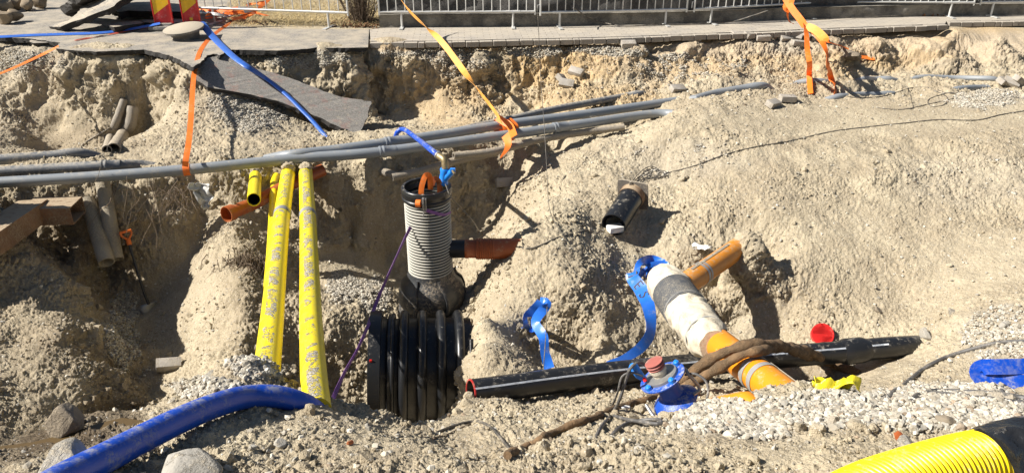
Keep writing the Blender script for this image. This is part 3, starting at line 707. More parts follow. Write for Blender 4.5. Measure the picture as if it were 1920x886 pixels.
# ---- rendered wall behind the barriers
wl = MB()
def wall_seg(mb, pts, z0, z1, thick, proud, rough_, seed):
    """a wall following pts with an uneven face"""
    P2 = resample(pts, .09); nz = max(2, int((z1-z0)/.06)); V = []; n = len(P2)
    q = np.array([[p.x, p.y-proud, z0+(z1-z0)*k/nz] for p in P2 for k in range(nz+1)])
    q[:, 1] -= rough_*(fbm(q*np.array([3, 3, 4])+seed, 4)+.3*(1-worley(q*6+seed)[0]))
    f = [(i*(nz+1)+k, (i+1)*(nz+1)+k, (i+1)*(nz+1)+k+1, i*(nz+1)+k+1) for i in range(n-1) for k in range(nz)]
    mb.add(q, f)
    back = np.array([[p.x, p.y-proud+thick, z] for p in P2 for z in (z0, z1)]); mb.add(back, [(2*i, 2*i+1, 2*i+3, 2*i+2) for i in range(n-1)])
    topv = np.array([[p.x, p.y-proud+d, z1] for p in P2 for d in (-.03, thick)]); mb.add(topv, [(2*i, 2*i+2, 2*i+3, 2*i+1) for i in range(n-1)])
    for e in (0, n-1):
        p = P2[e]; mb.add([(p.x, p.y-proud-.02, z0), (p.x, p.y-proud+thick, z0), (p.x, p.y-proud+thick, z1), (p.x, p.y-proud-.02, z1)], [(0, 1, 2, 3)])
wallt = thing('garden_wall', 'long grey rendered wall with a paler rough foot behind the metal barriers', 'wall', Wb[3])
wall_seg(wl, Wb, -.05, 1.25, .3, -.10, .03, 3); wl.build('wall_face', M_WALL, wallt, autos=80)
pm = MB(); wall_seg(pm, Wb, -.05, .20, .11, 0, .035, 9); pm.build('wall_foot', M_PLINTH, wallt, autos=80)

# ---- crowd barriers
def world_on(pa, pb, px):
    """point of the line pa-pb that the photo shows at column px"""
    lo, hi = -4.0, 5.0
    f = lambda t: (lambda v: 960+FPX*v.x/v.dot(FWD))(pa.lerp(pb, t)-CAM)-px
    for _ in range(60):
        m = (lo+hi)/2
        if f(m) < 0: lo = m
        else: hi = m
    return pa.lerp(pb, lo)
def barrier(xl, xr, f1, f2, label, nb):
    a, b = PZ(f1[0], f1[1], 0), PZ(f2[0], f2[1], 0); L, R = world_on(a, b, xl), world_on(a, b, xr)
    d = (R-L).normalized(); o = Vector((-d.y, d.x, 0)); Z = Vector((0, 0, 1)); t = thing('crowd_barrier', label, 'barrier', (L+R)/2, 'galvanised crowd barriers in a row')
    fm = MB(); zt = 1.08; zb = .25
    fm.tube([L+Z*(zb-.05), L+Z*(zt-.05), L+Z*zt+d*.04, R+Z*zt-d*.04, R+Z*(zt-.05), R+Z*(zb-.05)], .0165, 12)
    fm.tube([L+Z*zb, R+Z*zb], .0185, 14)
    for f in (a, b): fm.tube([f+Z*zb-d*.12, f+Z*zb+d*.12], .023, 12)
    fm.build('frame', M_GALV, t)
    for k in range(1, nb):
        p = L.lerp(R, k/nb); MB().tube([p+Z*zb, p+Z*(zt-.01)], .0095, 8).build('bar', M_GALV, t)
    for f in (a, b):
        lg = MB(); lg.tube([f+Z*zb, f+Z*.012], .019, 12).box(f+Z*.008+o*.0, (.06, .42, .012), Matrix((d, o, Z)).transposed()); lg.build('leg', M_GALV, t)
    hk = MB().tube([L+Z*(zb+.12), L+Z*(zb+.12)-d*.05, L+Z*(zb+.02)-d*.05], .006, 8); hk.build('hook', M_GALV, t)
    return t
barrier(374, 655, (403, 44), (617, 52), 'metal barrier in front of the dry grass, beside the red and yellow beacons', 17)
barrier(713, 1003, (754, 52), (962, 51), 'metal barrier at the corner of the wall, the first one right of the dry bush', 18)
barrier(1013, 1285, (1049, 52), (1247, 47), 'metal barrier between the wall corner barrier and the one with the orange bundle', 18)
barrier(1299, 1551, (1332, 44), (1515, 33), 'metal barrier with the bright orange strap bundle tied to it', 18)
barrier(1563, 1820, (1592, 31), (1779, 32), 'metal barrier right of the orange strap bundle, dead leaves behind it', 18)
barrier(1832, 2090, (1857, 31), (2040, 27), 'metal barrier cut off by the right edge of the picture', 18)

# ---- dry grass, leaves and the bush
r = random.Random(12)
def blades(mb, n, area, ln, wd, lay):
    for _ in range(n):
        x, y = area(); p = PZ(x, y, 0) ; a = r.uniform(0, 6.28); tilt = r.uniform(*lay); L = r.uniform(.5, 1)*ln
        d = Vector((math.cos(a)*math.cos(tilt), math.sin(a)*math.cos(tilt), math.sin(tilt))); s = d.cross(Vector((0, 0, 1))).normalized()*wd
        q = p+d*L*.55+Vector((0, 0, .008)); e = q + d*L*.45 + Vector((0, 0, -L*.18))
        mb.add([tuple(p-s), tuple(p+s), tuple(q+s*.8), tuple(q-s*.8), tuple(e)], [(0, 1, 2, 3)], [(3, 2, 4)])
verge = slab_mb([PZ(425, 34, .002), PZ(445, 45, .002), PZ(485, 52.5, .002), PZ(560, 54.5, .002), PZ(692, 55, .002), PZ(711, 52, .002), Vector((-2.6, 19, .002)), Vector((-6.6, 19, .002))], .05, under=0, seed=8)
vg = verge.build('verge', M_SOIL, smooth=False); tag(vg, kind='structure')
g = MB(); blades(g, 14000, lambda: (r.uniform(430, 715), r.triangular(-22, 53, 40)), .17, .0035, (-.02, .5))
tag(g.build('dry_grass', M_STRAW, smooth=False), 'matted yellow dry grass between the road and the wall', 'grass', kind='stuff')
M_LEAF = simple('dead brown leaves', (.20, .10, .045), .9, 0, bumpd=0, vary=.5, dscale=40)
g = MB(); blades(g, 900, lambda: (r.triangular(610, 712, 690), r.triangular(30, 54, 48)), .06, .014, (0, .9)); blades(g, 1300, lambda: (r.triangular(1640, 1790, 1715), r.triangular(21, 31, 28)), .07, .016, (0, 1.2))
tag(g.build('dead_leaves', M_LEAF, smooth=False), 'brown dead leaves drifted against the wall foot', 'leaves', kind='stuff')
bt = thing('dry_bush', 'leafless brown bush beside the corner of the grey wall', 'bush', PZ(678, 42, 0))
stem = MB(); c0 = PZ(678, 42, 0)
for k in range(60):
    a = r.uniform(0, 6.28); sp = r.uniform(.02, .6); h = r.uniform(.5, 1.3); b0 = c0+Vector((math.cos(a)*sp*.3, math.sin(a)*sp*.3, 0))
    p = [b0, b0+Vector((math.cos(a)*sp*.35, math.sin(a)*sp*.3, h*.4)), b0+Vector((math.cos(a)*sp*.8, math.sin(a)*sp*.6, h))]
    stem.tube(catmull(p, 3), lambda i, f: .009*(1-.75*f), 5, False)
stem.build('stems', M_TWIG, bt)
tw = MB()
for k in range(1500):
    a = r.uniform(0, 6.28); sp = r.uniform(0, .42)**.8; z = r.uniform(.05, 1.2); p = c0+Vector((math.cos(a)*sp*(.5+z*.6), math.sin(a)*sp*(.4+z*.5), z))
    d = Vector((r.gauss(0, 1), r.gauss(0, 1), r.gauss(.6, 1))).normalized()*r.uniform(.08, .2)
    tw.tube([p, p+d*.5+Vector((r.gauss(0, .01), r.gauss(0, .01), 0)), p+d], .0028, 3, False)
tw.build('twigs', M_TWIG, bt)

# ---- asphalt slabs
pl = plane_of(PZ(385, 112, -.05), PZ(695, 190, -.62), PZ(672, 252, -.85), PZ(400, 164, -.27))
poly = [(360,134),(376,122),(390,108),(415,104),(436,100),(455,112),(480,128),(520,139),(560,152),(600,168),(640,182),(696,190),(690,215),(672,252),(640,240),(590,217),(555,202),(520,189),(470,177),(430,170),(388,163),(370,152)]
tp = jag([on_plane(x, y, pl) for x, y in poly], .07, .009, seed=9)
sl = slab_mb(tp, .06, down=-pl[1], under=.02, seed=10)
solid('asphalt_slab', sl, M_SLAB, 'large grey asphalt slab sagging from the road edge into the trench, blue hose lying across it', 'asphalt slab', smooth=False)
grp = 'broken asphalt slabs on the road'
def loose(poly, refs, th, label, seed, m=M_ASPH):
    q = plane_of(*[PZ(*c) for c in refs]) if len(refs) > 2 else (PZ(*refs[0]), Vector((0, 0, 1)))
    tp = jag([on_plane(x, y, q) for x, y in poly], .07, .010, seed=seed)
    return solid('asphalt_slab', slab_mb(tp, th, down=-q[1], under=.03, seed=seed), m, label, 'asphalt slab', grp, smooth=False)
loose([(92,50),(105,44),(128,39),(145,25),(160,0),(180,-40),(270,-60),(300,-40),(240,-8),(205,16),(185,23),(150,37),(130,43),(112,51)], [(110,46,.09),(235,-5,.52),(165,0,.36)], .09, 'biggest asphalt slab on the road, propped up at a steep tilt', 21)
loose([(205,15),(222,6),(262,4),(305,4),(352,10),(352,22),(300,22),(240,20),(222,23)], [(300,15,.17)], .11, 'thick flat asphalt slab lying behind the red and yellow beacons', 22)
loose([(200,47),(215,42),(262,39),(269,43),(240,47),(213,51)], [(230,45,.11)], .08, 'thin small asphalt slab on the road just left of the beacons', 23)
loose([(268,37),(300,36),(345,36),(345,42),(300,43),(269,42)], [(300,38,.09)], .08, 'narrow asphalt slab lying behind the feet of the beacons', 24)
loose([(112,14),(130,0),(150,-14),(190,-20),(165,5),(150,14),(130,18)], [(130,8,.30),(150,-5,.45),(170,-5,.42)], .12, 'dark asphalt slab in the shade behind the steep slab', 25, M_SLAB)
loose([(55,77),(62,73),(88,71),(115,75),(116,79),(88,80),(62,81)], [(88,75,-.02)], .05, 'small thin asphalt piece at the road edge beside the orange tape', 26)
hm_ = MB(); hv = np.array([[i, j, 0] for i in np.linspace(-1, 1, 40) for j in np.linspace(-1, 1, 40)], float); hr_ = np.hypot(hv[:, 0], hv[:, 1])
hv[:, 2] = 2.3*np.clip(1-hr_, 0, 1)**.8; hv = hv*np.array([1.9, 2.6, 1])+np.array([-11.6, 14.2, -.08]); hv[:, 2] += perlin(hv*1.5)*.12*(hr_ < .9)
hm_.add(hv, [(i*40+j, (i+1)*40+j, (i+1)*40+j+1, i*40+j+1) for i in range(39) for j in range(39)]); tag(hm_.build('unseen_shade_heap', M_SOIL), kind='structure')  # unseen heap left of view, added to shade the stacked blocks
# rubble heap top left
def rock(c, s, seed, sub=3, sq=(1, 1, .8), amp=.22, fr_=1.3, flat=0.0):
    bm = bmesh.new(); bmesh.ops.create_icosphere(bm, subdivisions=sub, radius=1)
    v = np.array([tuple(x.co) for x in bm.verts])
    rs = np.random.RandomState(seed)
    for _ in range(5 if flat == 0 else 14):                 # chipped faces
        d = rs.normal(size=3); d /= np.linalg.norm(d); lim = rs.uniform(*((.62, .9) if flat == 0 else (.42, .85))); k = v@d; v = v - np.outer(np.maximum(0, k-lim), d)*.9
    v = v*(1+amp*fbm(v*fr_+seed*3.1, 4)[:, None]*.6)*np.array(sq)*s
    R = np.array(Matrix.Rotation(rs.uniform(0, 6.28), 3, 'Z') @ Matrix.Rotation(rs.uniform(-.2, .2), 3, 'X'))
    v = v@R.T + np.array(tuple(c))
    f = [[a.index for a in q.verts] for q in bm.faces]; bm.free(); return v, f
for k, (x, y, s, lb) in enumerate([(8,10,.17,'rounded block at the left end of the stack in the shade'),(28,6,.15,'pale rounded block beside the frame edge, in the shaded stack'),(50,8,.14,'round dark block in the middle of the shaded stack, above the blue tape'),
                              (6,32,.15,'reddish low block at the front of the shaded stack by the left edge'),(28,28,.13,'dusty block in the lower row of the shaded stack'),(75,4,.16,'dark block at the right end of the shaded stack')]):
    v, f = rock(PZ(x, y, .12), s, 40+k, sq=(1, .8, .85)); solid('stone_block', MB().add(v, None, f), M_WOOD, lb, 'stone block', 'blocks stacked on the shaded road')
# ================================================================== THINGS IN THE TRENCH
def path(pts, n=8): return catmull([PZ(*p) for p in pts], n)
def gpath(pts, step=.03, lift=.012, n=6):
    """a line that lies on the ground along a course seen in the photo"""
    q = catmull([Vector((x, y, 0)) for x, y in pts], n); out = []
    for a, b in zip(q, q[1:]):
        k = max(1, int((b-a).length/6))
        for j in range(k): c = a.lerp(b, j/k); out.append(PH(c.x, c.y, lift))
    out.append(PH(q[-1].x, q[-1].y, lift))
    P_ = resample(out, step)
    for _ in range(3): P_ = [P_[0]] + [(P_[i-1]+P_[i]*2+P_[i+1])/4 for i in range(1, len(P_)-1)] + [P_[-1]]
    return P_
Z1 = Vector((0, 0, 1)); X1 = Vector((1, 0, 0)); Y1v = Vector((0, 1, 0))

# ---- grey ducts across the pit
DR = .060
def duct(name, pts, mat, label, group='grey cable ducts across the trench', sock=(), r=DR, rings=()):
    P_ = resample(catmull(pts, 10), .05); t = thing(name, label, 'pipe', (P_[0]+P_[-1])/2, group)
    MB().tube(P_, r, 24, wall=.004).build('pipe', mat, t)
    for px in sock:                       # moulded sockets: a wider sleeve with a rolled lip
        i = min(range(len(P_)), key=lambda k: abs(960+FPX*(P_[k]-CAM).x/(P_[k]-CAM).dot(FWD)-px)); i = max(1, min(i, len(P_)-4)); d = (P_[i+1]-P_[i]).normalized(); c = P_[i]
        prof = [(-.012, r+.001), (-.010, r+.011), (.006, r+.012), (.012, r+.007), (.03, r+.007), (.036, r+.011), (.052, r+.011), (.058, r+.006), (.16, r+.005), (.19, r+.001)]
        MB().tube([c+d*a for a, b in prof], [b for a, b in prof], 28, cap=False).build('socket', mat, t)
    return t
dz = -.66
A_ = [PZ(x, y, dz) for x, y in ((-160,350),(0,342),(180,331),(350,318),(560,297),(720,284),(950,253),(1100,231),(1235,213))] + [PH(1290, 209, -.10)]
duct('conduit', A_, M_DUCT, 'long light grey duct nearest the camera, crossing over the yellow pipes', sock=(712, 1040))
B_ = [PH(500, 292, -.05)] + [PZ(x, y, dz+.03) for x, y in ((541,291),(620,282),(720,268),(830,252),(950,233),(1110,212),(1285,187))] + [PH(1300, 184, -.02), PH(1340, 177, .012), PH(1390, 169, .02), PH(1428, 163, .02), PH(1450, 160, -.12)]
bd = duct('conduit', B_, M_DUCT, 'second grey duct from the front, with a small white sticker on it', sock=(726,))
q = PZ(1111, 212, dz+.03); dd = (PZ(1125, 210, dz+.03)-q).normalized(); vv = (CAM-q).normalized(); 
lb = MB(); s0 = dd.cross(vv).normalized()
V = []; 
for i in range(8):
    a = math.radians(-50+100*i/7)
    for e in (-1, 1): V.append(tuple(q + dd*e*.052 + (vv*math.cos(a)+s0*math.sin(a))*(DR+.0015)))
lb.add(V, [(2*i, 2*i+1, 2*i+3, 2*i+2) for i in range(7)]); lb.build('sticker', M_WHITE, bd)
C_ = [PH(810, 258, -.08)] + [PZ(x, y, dz+.02) for x, y in ((850,248),(960,223),(1040,205),(1110,192),(1170,181))] + [PH(1196, 177, .02), PH(1225, 172, -.1)]
duct('conduit', C_, M_DUCTD, 'blackish muddy duct behind the two grey ducts, ending under the stones', r=.05)
D_ = [PZ(-160,332,dz), PZ(0,322,dz), PZ(100,316,dz), PZ(200,311,dz+.0), PH(262, 309, -.01), PH(310, 306, -.09)]
duct('conduit', D_, M_DUCTD, 'dark grey duct with a socket behind the front duct, left edge of the trench', sock=(188,))
E_ = [PZ(-160,308,dz+.05), PZ(0,299,dz+.05), PZ(90,293,dz+.04), PH(150, 290, .02), PH(200, 288, -.09)]
duct('conduit', E_, M_DUCTD, 'dusty duct farthest back at the left edge of the trench')
def buried(pts, label, mat=M_DUCT, r=.045): 
    P_ = [PH(x, y, l) for x, y, l in pts]; return duct('conduit', P_, mat, label, 'duct ends showing out of the right bank', r=r)
buried([(1470,160,-.09),(1495,155,-.01),(1520,152,.0),(1545,151,-.02),(1575,150,-.09)], 'short piece of grey duct showing just right of the hanging orange straps')
buried([(1590,150,-.09),(1618,149,.0),(1640,148,-.01),(1665,147,-.01),(1690,147,-.08)], 'small stretch of half buried grey duct below the sandy boulder')
buried([(1690,147,-.09),(1728,147,.02),(1790,149,.025),(1850,149,.02),(1866,149,.0),(1880,149,-.06)], 'longest exposed grey duct in the right bank, beside three loose bricks', M_DUCT, .04)
buried([(1540,184,-.09),(1572,182,.005),(1615,178,.0),(1640,177,-.01),(1668,175,-.01),(1690,172,-.09)], 'grey duct half buried where the rightmost orange strap ends', M_DUCT, .048)
buried([(1760,170,-.09),(1795,166,-.012),(1840,163,-.014),(1880,160,-.09)], 'pale duct barely showing under the sand below the tangled wire', M_DUCT, .045)

for x_, y_, s_, lb_ in ((541,314,.085,'lump of sand on top of the middle yellow pipe under the front duct'),(573,313,.075,'lump of sand on top of the right yellow pipe under the front duct')):
    v, f = rock(PZ(x_, y_, -.73), s_, int(x_), 4, (1, .9, .8), .35, 2.2); solid('sand_lump', MB().add(v, None, f), M_SOIL, lb_, 'lump of sand', 'sand lumps on the yellow pipes')
# ---- old muddy pipes under and behind the ducts
def oldpipe(name, pts, r, label, mat=M_DUCTOLD, wall=.012, cat='pipe', rough_=.06, group='old muddy pipes round the trench'):
    P_ = resample(catmull(pts, 8), .06); rs = random.Random(len(label))
    return solid(name, MB().tube(P_, [r*(1+rs.uniform(-rough_, rough_)) for _ in P_], 20, wall=wall), mat, label, cat, group)
oldpipe('old_pipe', [PZ(850,292,-.74), PZ(930,283,-.76), PZ(1010,262,-.76), PZ(1100,247,-.76), PZ(1170,238,-.72)], .045, 'tan muddy pipe slung right under the two grey ducts')
oldpipe('old_pipe', [PZ(735,332,-.95), PZ(800,318,-.93), PZ(860,300,-.92), PZ(930,286,-.9)], .05, 'brown old pipe in shade behind the blue valve')
oldpipe('old_pipe', [PZ(660,298,-.86), PZ(700,315,-.92), PZ(745,330,-.96)], .05, 'short dark pipe slanting down under the front duct')
oldpipe('clay_pipe', [PH(232,188,.03), PH(222,225,.06), PH(206,262,.05), PH(200,284,.02)], .055, 'thinner of the two muddy clay pipes in the hollow under the road')
oldpipe('clay_pipe', [PH(249,200,.03), PH(240,235,.10), PH(228,262,.09), PH(214,286,.04)], .08, 'thicker broken clay pipe in the hollow under the road')
def pipe_world(a, b, r, wall, name, label, mat, group=None, dents=0.0):
    P_ = resample([a, b], .05); rs = random.Random(5)
    return solid(name, MB().tube(P_, [r*(1+rs.uniform(-dents, dents)) for _ in P_], 24, wall=wall), mat, label, 'pipe', group)
pipe_world(PY(164,376,7.8), PY(200,492,7.2), .083, .012, 'fibre_cement_pipe', 'left one of two grey fibre cement pipes leaning in the pit', M_FIBRE, 'leaning fibre cement pipes', .03)
pipe_world(PY(191,332,7.9), PY(218,486,7.35), .076, .012, 'fibre_cement_pipe', 'right one of two grey fibre cement pipes, its top under the front duct', M_FIBRE, 'leaning fibre cement pipes', .02)

# ---- rusty box beams
bt = thing('steel_beam', 'rusty box section trench beam joined from two lengths at the left edge', 'beam', PY(60, 420, 6.6))
def boxbeam(a, b, w_, h_, wall, name, parent):
    d = (b-a).normalized(); s_ = d.cross(Z1).normalized(); u = s_.cross(d); m = MB()
    def rect(p, w2, h2): return [p+s_*w2+u*h2, p-s_*w2+u*h2, p-s_*w2-u*h2, p+s_*w2-u*h2]
    V = []
    for p, w2, h2 in ((a, w_/2, h_/2), (b, w_/2, h_/2), (b, w_/2-wall, h_/2-wall), (b-d*.6*(b-a).length, w_/2-wall, h_/2-wall)): V += rect(p, w2, h2)
    q = [(4*k+i, 4*k+(i+1) % 4, 4*k+4+(i+1) % 4, 4*k+4+i) for k in range(3) for i in range(4)] + [(12, 13, 14, 15), (3, 2, 1, 0)]
    m.add([tuple(v) for v in V], q); return m.build(name, M_RUST, parent, smooth=False)
boxbeam(PY(56, 396, 7.4), PY(146, 394, 7.45), .33, .19, .012, 'cross_tube', bt)
boxbeam(PY(-60, 478, 6.1), PY(66, 392, 7.45), .29, .21, .012, 'long_tube', bt)

# ---- yellow pipes
def yellow(pts, r, label, band=None, open_end=False, mat=M_YEL):
    P_ = resample(catmull(pts, 10), .06); t = thing('yellow_pipe', label, 'pipe', (P_[0]+P_[-1])/2, 'yellow pipes bridging the pit')
    MB().tube(P_, r, 28, wall=.008 if open_end else 0).build('pipe', mat, t)
    if band:
        i = min(range(len(P_)), key=lambda k: abs(443-FPX*(P_[k]-CAM).dot(UP)/(P_[k]-CAM).dot(FWD)-band)); d = (P_[i+1]-P_[i]).normalized()
        pr = [(-.05, r+.002), (-.045, r+.005), (.045, r+.005), (.05, r+.002)]
        MB().tube([P_[i]+d*a for a, b in pr], [b for a, b in pr], 28, cap=False).build('joint_tape', M_BANDG, t)
    return t
M_BANDG = simple('grey joint tape', (.26, .26, .25), .45, .35, (.42, .38, .3), dscale=16)
yellow([PZ(541,310,-.80), PZ(540,325,-.80), PZ(528,410,-.70), PZ(519,500,-.58), PZ(510,600,-.46), PZ(500,700,-.36), PZ(494,760,-.32)], .079, 'middle one of the long yellow pipes, gritty top and grey joint tape', 400)
yellow([PZ(571,308,-.80), PZ(573,325,-.80), PZ(577,405,-.70), PZ(580,500,-.58), PZ(583,600,-.46), PZ(588,700,-.33), PZ(594,770,-.25)], .077, 'right one of the long yellow pipes, thick grit on its upper side', 405)
yellow([PZ(519,330,-.95), PZ(514,345,-.95), PZ(512,400,-.92), PZ(509,470,-.86), PZ(504,540,-.82)], .045, 'thinner yellow pipe half hidden behind the two long ones', None, mat=M_YELP)
st_ = yellow([PY(479,330,8.35), PY(478,345,8.0), PY(476,374,7.1)], .068, 'short cut yellow pipe end left of the long yellow pipes', None, True, M_YELP)
q0, q1 = PY(478,345,8.0), PY(476,374,7.1); MB().tube([q1+(q0-q1)*.04, q0], .0595, 24, wall=.004).build('bore_shade', M_PIPEIN, st_)  # black inner tube stands in for the shade inside the yellow pipe

# ---- terracotta sewer stubs
tr = thing('clay_sewer_pipe', 'terracotta pipe with an open socket below the short yellow pipe', 'pipe', PY(430,400,7.3))
a, b = PY(424,402,7.45), PY(470,384,7.75); MB().tube([a, a.lerp(b, .25), a.lerp(b, .26), b], [.088, .088, .072, .072], 28, wall=.007).build('socket', M_TERRA, tr)
MB().tube([b, PY(530,352,8.1), PY(606,318,8.45)], .072, 24).build('pipe', M_TERRA, tr)

# ---- manhole: base, corrugated riser, collar
MX, MY = PZ(799.5, 348, -.40).x, PZ(799.5, 348, -.40).y
mh = thing('manhole', 'corrugated plastic manhole riser standing on a black muddy base beside the big tank', 'manhole', (MX, MY, -1.75))
rz0, rz1, rr0 = -1.31, -.50, .212
m, nt, p = mat_new('ribbed dusty riser')
gg = N(nt, 'NewGeometry'); sp = N(nt, 'SeparateXYZ'); nt.links.new(gg.outputs['Position'], sp.inputs[0])
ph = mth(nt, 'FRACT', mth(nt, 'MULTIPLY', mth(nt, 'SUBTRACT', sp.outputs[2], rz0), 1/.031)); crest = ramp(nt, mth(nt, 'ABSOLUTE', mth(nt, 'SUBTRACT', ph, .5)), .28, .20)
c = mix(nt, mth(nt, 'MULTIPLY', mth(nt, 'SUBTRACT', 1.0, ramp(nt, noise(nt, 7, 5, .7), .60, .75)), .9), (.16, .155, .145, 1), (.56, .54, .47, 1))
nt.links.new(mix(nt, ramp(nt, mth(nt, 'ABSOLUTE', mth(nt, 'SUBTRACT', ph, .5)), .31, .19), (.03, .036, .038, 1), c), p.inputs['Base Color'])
nt.links.new(mix(nt, crest, (.4, .4, .4, 1), (.55, .55, .55, 1)), p.inputs['Roughness']); M_RIB = m
def ribs(z0, z1, r, pitch, amp, per=6):
    n = int((z1-z0)/pitch*per); out = []
    for i in range(n+1):
        z = z0+(z1-z0)*i/n; f = ((z-z0)/pitch) % 1; out.append((z, r + amp*(1 if .28 < f < .72 else (-1 if f < .14 or f > .86 else 0))))
    return out
pr = ribs(rz0, rz1, rr0+.004, .031, .0085, 8)
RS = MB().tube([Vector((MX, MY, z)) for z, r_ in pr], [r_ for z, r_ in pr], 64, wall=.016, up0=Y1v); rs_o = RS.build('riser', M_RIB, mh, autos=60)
pr = [(-.53, .226), (-.525, .240), (-.50, .243), (-.49, .236), (-.47, .238), (-.46, .244), (-.425, .246), (-.415, .240), (-.405, .240), (-.40, .235)]
MB().tube([Vector((MX, MY, z)) for z, r_ in pr], [r_ for z, r_ in pr], 64, wall=.022, up0=Y1v).build('collar', M_BLACK, mh)
pr = [(-1.76, .31), (-1.75, .345), (-1.735, .35), (-1.715, .345), (-1.71, .30), (-1.66, .335), (-1.60, .340), (-1.52, .335), (-1.44, .305), (-1.38, .25), (-1.33, .232), (-1.30, .228), (-1.29, .215)]
bs = MB().tube([Vector((MX, MY, z)) for z, r_ in pr], [r_ for z, r_ in pr], 64, up0=Y1v).build('base', M_DOME, mh)
for a in (118, 245, 300, 20):
    a = math.radians(a); dr = Vector((math.cos(a), math.sin(a), 0)); s_ = Vector((-dr.y, dr.x, 0))
    MB().ribbon([Vector((MX, MY, z))+dr*(r_+.010)+s_*.02*math.sin(i) for i, (z, r_) in enumerate(pr[5:11])], .035, dr, .02).build('rib', M_DOME, bs)
side = thing('side_inlet', 'black spigot with ribbed terracotta coupling going from the manhole into the sand', 'pipe', (MX+.3, MY, -1.2))
cz = PY(860, 466, MY).z
MB().tube([Vector((MX+.19, MY, cz)), Vector((MX+.37, MY, cz))], .092, 28, cap=False).build('spigot', M_BLACKC, side)
MB().tube([Vector((MX+.35+d, MY, cz)) for d in (0, .01, .03, .04, .13)], [.090, .097, .097, .092, .092], 28).build('pipe', M_TERRA, side)
pr = [(.46, .096), (.465, .108)] + [(.47+.0055*i, .110 if (i//2) % 2 else .104) for i in range(34)] + [(.66, .104), (.80, .104), (.98, .104)]
MB().tube([Vector((MX+d, MY, cz)) for d, r_ in pr], [r_ for d, r_ in pr], 32).build('coupling', M_TERRA, side)

# ---- blue water pipe, elbow and valve over the manhole
wp = thing('water_pipe', 'thin blue water pipe with elbow and blue valve dropping into the manhole', 'pipe', PZ(830, 300, -.3))
wpp = [PZ(742,256,-.62), PZ(746,247,-.55), PZ(758,243,-.50), PZ(785,262,-.42), PY(806,279,7.05), PY(824,293,6.85)]
MB().tube(catmull(wpp, 8), .029, 18).build('pipe', M_BLUEP, wp)
e0 = PY(823,292,6.86); e1 = PY(833,300,6.8); e2 = PY(835,316,6.78); MB().tube(catmull([e0, e1, e2], 6), .034, 16).build('elbow', M_BRASS, wp)
n1 = PY(821,290,6.88); MB().tube([n1+(e0-n1)*-.6, e0], .038, 16).build('nut', M_STEEL, wp)
v0, v1 = PY(835,316,6.78), PY(830,345,6.78); mb = MB().tube([v0, v0.lerp(v1, .1), v0.lerp(v1, .3), v0.lerp(v1, .7), v0.lerp(v1, .9), v1], [.045, .05, .04, .042, .052, .046], 18)
vb = mb.build('valve', M_VALVE, wp); br_ = MB().tube([v0.lerp(v1, .75), PY(848,321,6.74)], [.034, .03], 16).box(PY(849,320,6.73), (.05, .04, .05), bev=.006); br_.build('bonnet', M_VALVE, vb)
MB().tube([PY(848,319,6.72), PY(852,325,6.70)], .012, 8).build('spindle', M_BRASS, vb)
MB().tube([v1, PY(831,352,6.8), PY(832,380,6.85)], [.05, .036, .036], 16).build('nipple', M_BRASS, wp)

# ---- straps
def ribbon(name, pts, width, mat, label, cat='strap', nrm=None, thick=.003, group=None, step=.03, wrap=None):
    P_ = resample(catmull(pts, 8), step); nn = nrm if nrm is not None else [(CAM-p).normalized()+Z1*.4 for p in P_]
    if callable(nn): nn = [nn(i/(len(P_)-1), p) for i, p in enumerate(P_)]
    m = MB().ribbon(P_, width, nn, thick)
    if wrap:
        for c, d, r_, wd in wrap:                # loops round a pipe
            u = d.orthogonal().normalized(); v = d.cross(u); L = [c+(u*math.cos(a)+v*math.sin(a))*r_ for a in np.linspace(0, 2*math.pi, 25)]
            m.ribbon(L, wd, [(q-c) for q in L], thick)
    return solid(name, m, mat, label, cat, group)
ddir = (A_[4]-A_[3]).normalized()
ribbon('strap', [PZ(520,-15,.2), PZ(487,14,.10), PZ(466,25,.05), PZ(440,40,.012), PZ(412,57,.008), PZ(388,78,.008), PZ(376,95,.008), PZ(370,112,.0), PZ(364,138,-.10), PZ(361,170,-.2), PZ(358,220,-.32), PZ(354,265,-.42), PZ(349,296,-.50), PZ(347,312,-.585)], .062, M_STRAP,
       'orange strap from the road down to a loop round the front duct', wrap=[(A_[3], ddir, DR+.004, .07)])
ribbon('strap', [PY(725,-45,12.3), PZ(760,20,.25) if False else PY(765,18,11.9), PY(825,75,11.1), PY(880,148,10.1), PY(925,205,9.4), PY(940,228,9.0)], .085, M_STRAPY,
       'long taut pale orange strap from the barrier down to the pair of grey ducts', nrm=lambda t, p: (CAM-p).normalized().lerp(X1, .35+.5*math.sin(t*9)), wrap=[])
kt = thing('strap_knot', 'crumpled orange strap knotted round the two grey ducts', 'strap', PZ(948, 250, -.7))
kd = (PZ(960,231,dz)-PZ(930,236,dz)).normalized()
for i, (x, y, rr_1, w_) in enumerate([(944,243,.14,.10),(951,246,.15,.08),(938,238,.135,.07),(958,240,.14,.06)]):
    c = PZ(x, y, dz+.005); d = (kd+Vector((.05*(i-1), .12*(i-1.5), .2*(i-1.5)))).normalized(); u = Z1; v = d.cross(u).normalized(); m = MB()
    L = [c+(u*math.cos(a)*rr_1*.80+v*math.sin(a)*rr_1)*(1+.05*math.sin(a*3+i)) for a in np.linspace(0, 2*math.pi, 33)]
    m.ribbon(L, w_, [(q-c)+kd*.02*math.sin(k) for k, q in enumerate(L)], .004); m.build('loop', M_STRAP, kt)
m = MB(); L = catmull([PZ(948,252,-.60), PZ(953,268,-.66), PZ(949,281,-.72), PZ(938,296,-.82)], 6); m.ribbon(L, [.13-.115*i/(len(L)-1) for i in range(len(L))], [(-.2, -1, .1)]*len(L), .003); m.build('tail', M_STRAP, kt)
